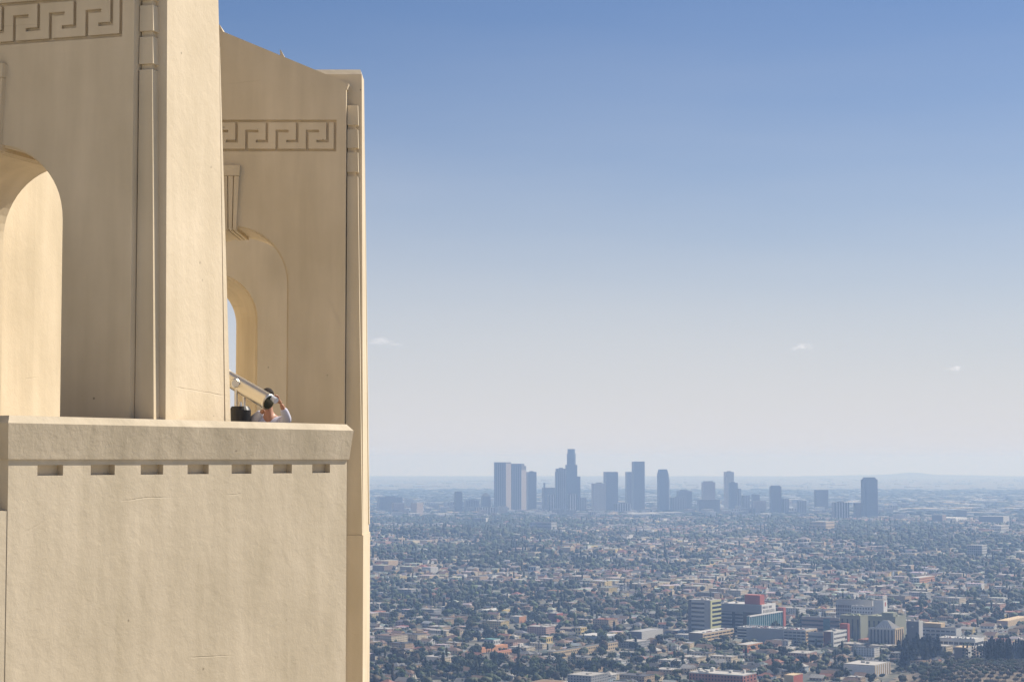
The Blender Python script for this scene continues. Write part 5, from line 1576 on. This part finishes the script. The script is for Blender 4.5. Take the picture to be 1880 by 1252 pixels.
for k in range(46):
    x = r.uniform(1642, 1748); y = r.uniform(1218, 1257)
    p = row_ground(x, y)
    s = r.choice([3.0, 3.8, 4.6, 5.4])
    o, c = solo_tree("broadleaf_tree", r.choice(BROAD), TRK, p, s, s * r.uniform(.85, 1.05), tuple(c_ * r.uniform(.8, 1.2) for c_ in (0.04, 0.052, 0.026)), r.uniform(0, 6))
    want_label(o, f"{'low' if s < 4 else 'big'} dark bushy park tree", p, "tree", "trees on the park slope")
# orchard rows run along the slope
orch = {}
for i in range(-9, 14):
    for j in range(-14, 22):
        p = park + E1 * (i * 12.5 + r.uniform(-1, 1)) + E2 * (j * 9.6 + r.uniform(-1, 1))
        if math.hypot((p.x - park.x) / 140, (p.y - park.y - 5) / 150) > 1: continue
        q = Vector((p.x, p.y, H(p.x, p.y)))
        x, y = col_of(q), row_of(q)
        if not (1690 < x < 1890 and 1217 < y < 1264): continue
        if x < 1742 and y < 1232: continue
        s = r.uniform(4.4, 5.8)
        o, c = solo_tree("olive_tree", r.choice(OLIVE), TRK, q, s, s * .95, tuple(c_ * r.uniform(.8, 1.15) for c_ in (0.092, 0.098, 0.066)), r.uniform(0, 6))
        tag(o, None, "olive tree", "olive trees of the orchard"); orch.setdefault(i, []).append((x, o))
for ri_, i in enumerate(sorted(orch)):
    for k, (x, o) in enumerate(sorted(orch[i], key=lambda t: t[0])):
        o["label"] = f"olive tree, {ORD[min(k, 29)]} from left in the {ORD[ri_]} orchard row from the front"
# dry earth and grass of the park
M_earth = noise_mat("dry_orchard_earth", (0.12, 0.10, 0.06), (0.27, 0.20, 0.135), 0.06)
q = MB()
gx = np.linspace(park.x - 175, park.x + 175, 36); gy = np.linspace(park.y - 160, park.y + 165, 36)
for i in range(35):
    for j in range(35):
        cx, cy = (gx[i] + gx[i + 1]) / 2, (gy[j] + gy[j + 1]) / 2
        if math.hypot((cx - park.x) / 134, (cy - park.y - 5) / 156) > 1: continue
        q.poly([(x, y, H(x, y) + 1.2) for x, y in ((gx[i], gy[j]), (gx[i + 1], gy[j]), (gx[i + 1], gy[j + 1]), (gx[i], gy[j + 1]))])
tag(q.build("terrain", M_earth, smooth=True), kind="structure")
for (x, y, s, c3, nm) in ((1745, 1206, 4.6, (0.19, 0.16, 0.035), "yellowing tree beside the brown walled hall at the orchard top"), (1732, 1214, 4.6, (0.05, 0.075, 0.03), "round green tree between the pine grove and the brown walled hall"),
                          (1838, 1220, 4.4, (0.05, 0.065, 0.03), "spreading green tree under the conifer row at the orchard top")):
    p = row_ground(x, y)
    o, c = solo_tree("broadleaf_tree", BROAD[1], TRK, p, s, s, c3, 1.0); tag(o, nm, "tree")
# ---- parked cars
def car_mesh():
    q = MB()
    q.hexa([(-2.2, -.88, .32), (2.2, -.88, .32), (2.2, .88, .32), (-2.2, .88, .32)], [(-2.15, -.85, .85), (2.15, -.85, .8), (2.15, .85, .8), (-2.15, .85, .85)])
    q.hexa([(-1.5, -.78, .83), (1.1, -.78, .83), (1.1, .78, .83), (-1.5, .78, .83)], [(-1.1, -.64, 1.38), (.5, -.64, 1.38), (.5, .64, 1.38), (-1.1, .64, 1.38)], 1)
    q.box(-1.0, .4, -.6, .6, 1.382, 1.43)
    for sx in (-1.35, 1.35):
        for sy in (-.8, .8): q.tube([(sx, sy - .1, .32), (sx, sy + .1, .32)], [.32, .32], 8, mi=2)
    M_car, n_, b_ = new_mat("car_paint")
    oi = N(n_, "ShaderNodeObjectInfo"); n_.links.new(oi.outputs["Color"], b_.inputs["Base Color"]); b_.inputs["Roughness"].default_value = .25
    o = q.build("car", [M_car, M_window, M_black]); me = o.data; bpy.data.objects.remove(o); return me
CARM = car_mesh()
CCOL = [("white", (.75, .75, .75)), ("white", (.7, .7, .7)), ("silver", (.5, .5, .52)), ("black", (.02, .02, .02)), ("red", (.4, .03, .03)), ("blue", (.05, .08, .2)), ("grey", (.2, .2, .2))]
r = random.Random(77)
def car(p, ang, where, group):
    nm, c = r.choice(CCOL)
    o = bpy.data.objects.new("parked_car", CARM); COL.objects.link(o)
    o.location = p; o.rotation_euler = (0, 0, ang); o.color = (*c, 1)
    x, y = col_of(p), row_of(p)
    tag(o, None, "car", group); PENDING.append((f"{nm} car parked {where}", x, y, o))
def roof_cars(b, rows, step, where, group, fill=.75):
    for yy in rows:
        for k in range(int((b.L1 if yy[0] == "x" else b.L2) / step) - 1):
            if r.random() > fill: continue
            t = (k + 1) * step
            loc = (yy[1], t) if yy[0] == "x" else (t, yy[1])
            if loc[0] > b.L2 - 3 or loc[1] > b.L1 - 3: continue
            p = b.rot @ Vector((loc[0], loc[1], b.h + .27))
            car(p, b.root.rotation_euler.z + (0 if yy[0] == "x" else math.pi / 2), where, group)
roof_cars(GARAGE, [("x", 4.5), ("x", 16), ("x", 24)], 3.4, "on top of the big grey garage", "cars on the grey garage")
roof_cars(WGAR, [("x", 4.5), ("x", 15)], 3.6, "on top of the white parking deck", "cars on the white deck")
roof_cars(RAMP, [("y", 4.5)], 6.0, "on top of the tan parking ramp", "cars on the tan ramp")
for li, (p, w_, d_) in enumerate(LOTS):
    where = ("in the lot by the blue grey warehouse", "in the lot right of the grey store", "in the lot left of the pine grove", "in the lot below the orange flats", "in the lot by the yellow corner building", "in the lot behind the conifer row")[li]
    for b2 in np.arange(-d_ / 2 + 3.5, d_ / 2 - 2, 9.0):
        for a in np.arange(-w_ / 2 + 2, w_ / 2 - 1, 3.3):
            if r.random() > (.5 if li == 0 else .42): continue
            v = p + LA_L * float(a) + LA_R * float(b2); v.z = .36 + H(p.x, p.y)
            car(v, ANG + r.choice([0, math.pi]), where, "cars in the lots")
settle_labels()
# ---- streets of the grid, laid just over the ground
M_road = noise_mat("asphalt", (0.055, 0.055, 0.055), (0.085, 0.083, 0.08), 0.05)
q = MB()
def strip(p0, d, n_, w, ln):
    side = Vector((d.y, -d.x, 0))
    prev = None
    for k in range(int(ln / 60) + 1):
        p = p0 + d * (k * 60.0)
        ok = inview(p, .05) and 1950 < p.y < 6500
        cur = [(v.x, v.y, H(v.x, v.y) + .06) for v in (p - side * w, p + side * w)] if ok else None
        if prev and cur: q.poly([prev[0], prev[1], cur[1], cur[0]])
        prev = cur
for ib in range(-60, 40): strip(E1 * 700 + E2 * (ib * 106.0 + 2), E1, None, 8.0 if ib % 7 else 12, 8000)
q.build("street_sheet", M_road); STREET_NS = bpy.data.objects["street_sheet"]; STREET_NS.name = "road"; tag(STREET_NS, kind="structure")
q = MB()
for ia in range(0, 40): strip(E1 * (700 + ia * 178.0 + 2) + E2 * -5200 + Vector((0, 0, .03)), E2, None, 7.0 if ia % 5 else 11, 9000)
for v_i, v in enumerate(q.v): q.v[v_i] = (v[0], v[1], v[2] + .012)
o = q.build("cross_road", M_road); o.name = "road.001"; tag(o, kind="structure")
# ---- three small clouds low over the haze
M_cloud, n_, b_ = new_mat("thin_cloud")
trn = N(n_, "ShaderNodeBsdfTransparent"); dif = N(n_, "ShaderNodeBsdfTranslucent"); dif.inputs[0].default_value = (.95, .93, .93, 1)
mxs = N(n_, "ShaderNodeMixShader"); mxs.inputs[0].default_value = 0.026
n_.links.new(trn.outputs[0], mxs.inputs[1]); n_.links.new(dif.outputs[0], mxs.inputs[2])
n_.links.new(mxs.outputs[0], n_.nodes["Material Output"].inputs["Surface"])
r = random.Random(3)
for (x, y, w, lab) in ((700, 623, 46, "thin pink tinted cloud wisp beside the observatory wall"), (1476, 634, 30, "small white cloud puff high over the rounded glass tower"), (1765, 674, 22, "faint small cloud at the far right of the sky")):
    c = at_depth(x, y, 33000); sc = 33000 / FPX
    q = MB()
    for k in range(16):
        cx_, cz_ = r.gauss(0, w * .25) * sc, r.gauss(0, 2.0) * sc
        rx, rz = r.uniform(.1, .3) * w * sc, r.uniform(1.6, 3.6) * sc
        v, f = ICO2
        i0 = len(q.v)
        q.v.extend([(c.x + cx_ + a[0] * rx, c.y + a[1] * rx + k * 60, c.z + cz_ + a[2] * rz) for a in v])
        for t in f: q.f.append([i0 + int(t[0]), i0 + int(t[1]), i0 + int(t[2])]); q.m.append(0)
    tag(q.build("cloud", M_cloud, smooth=True), lab, "cloud")
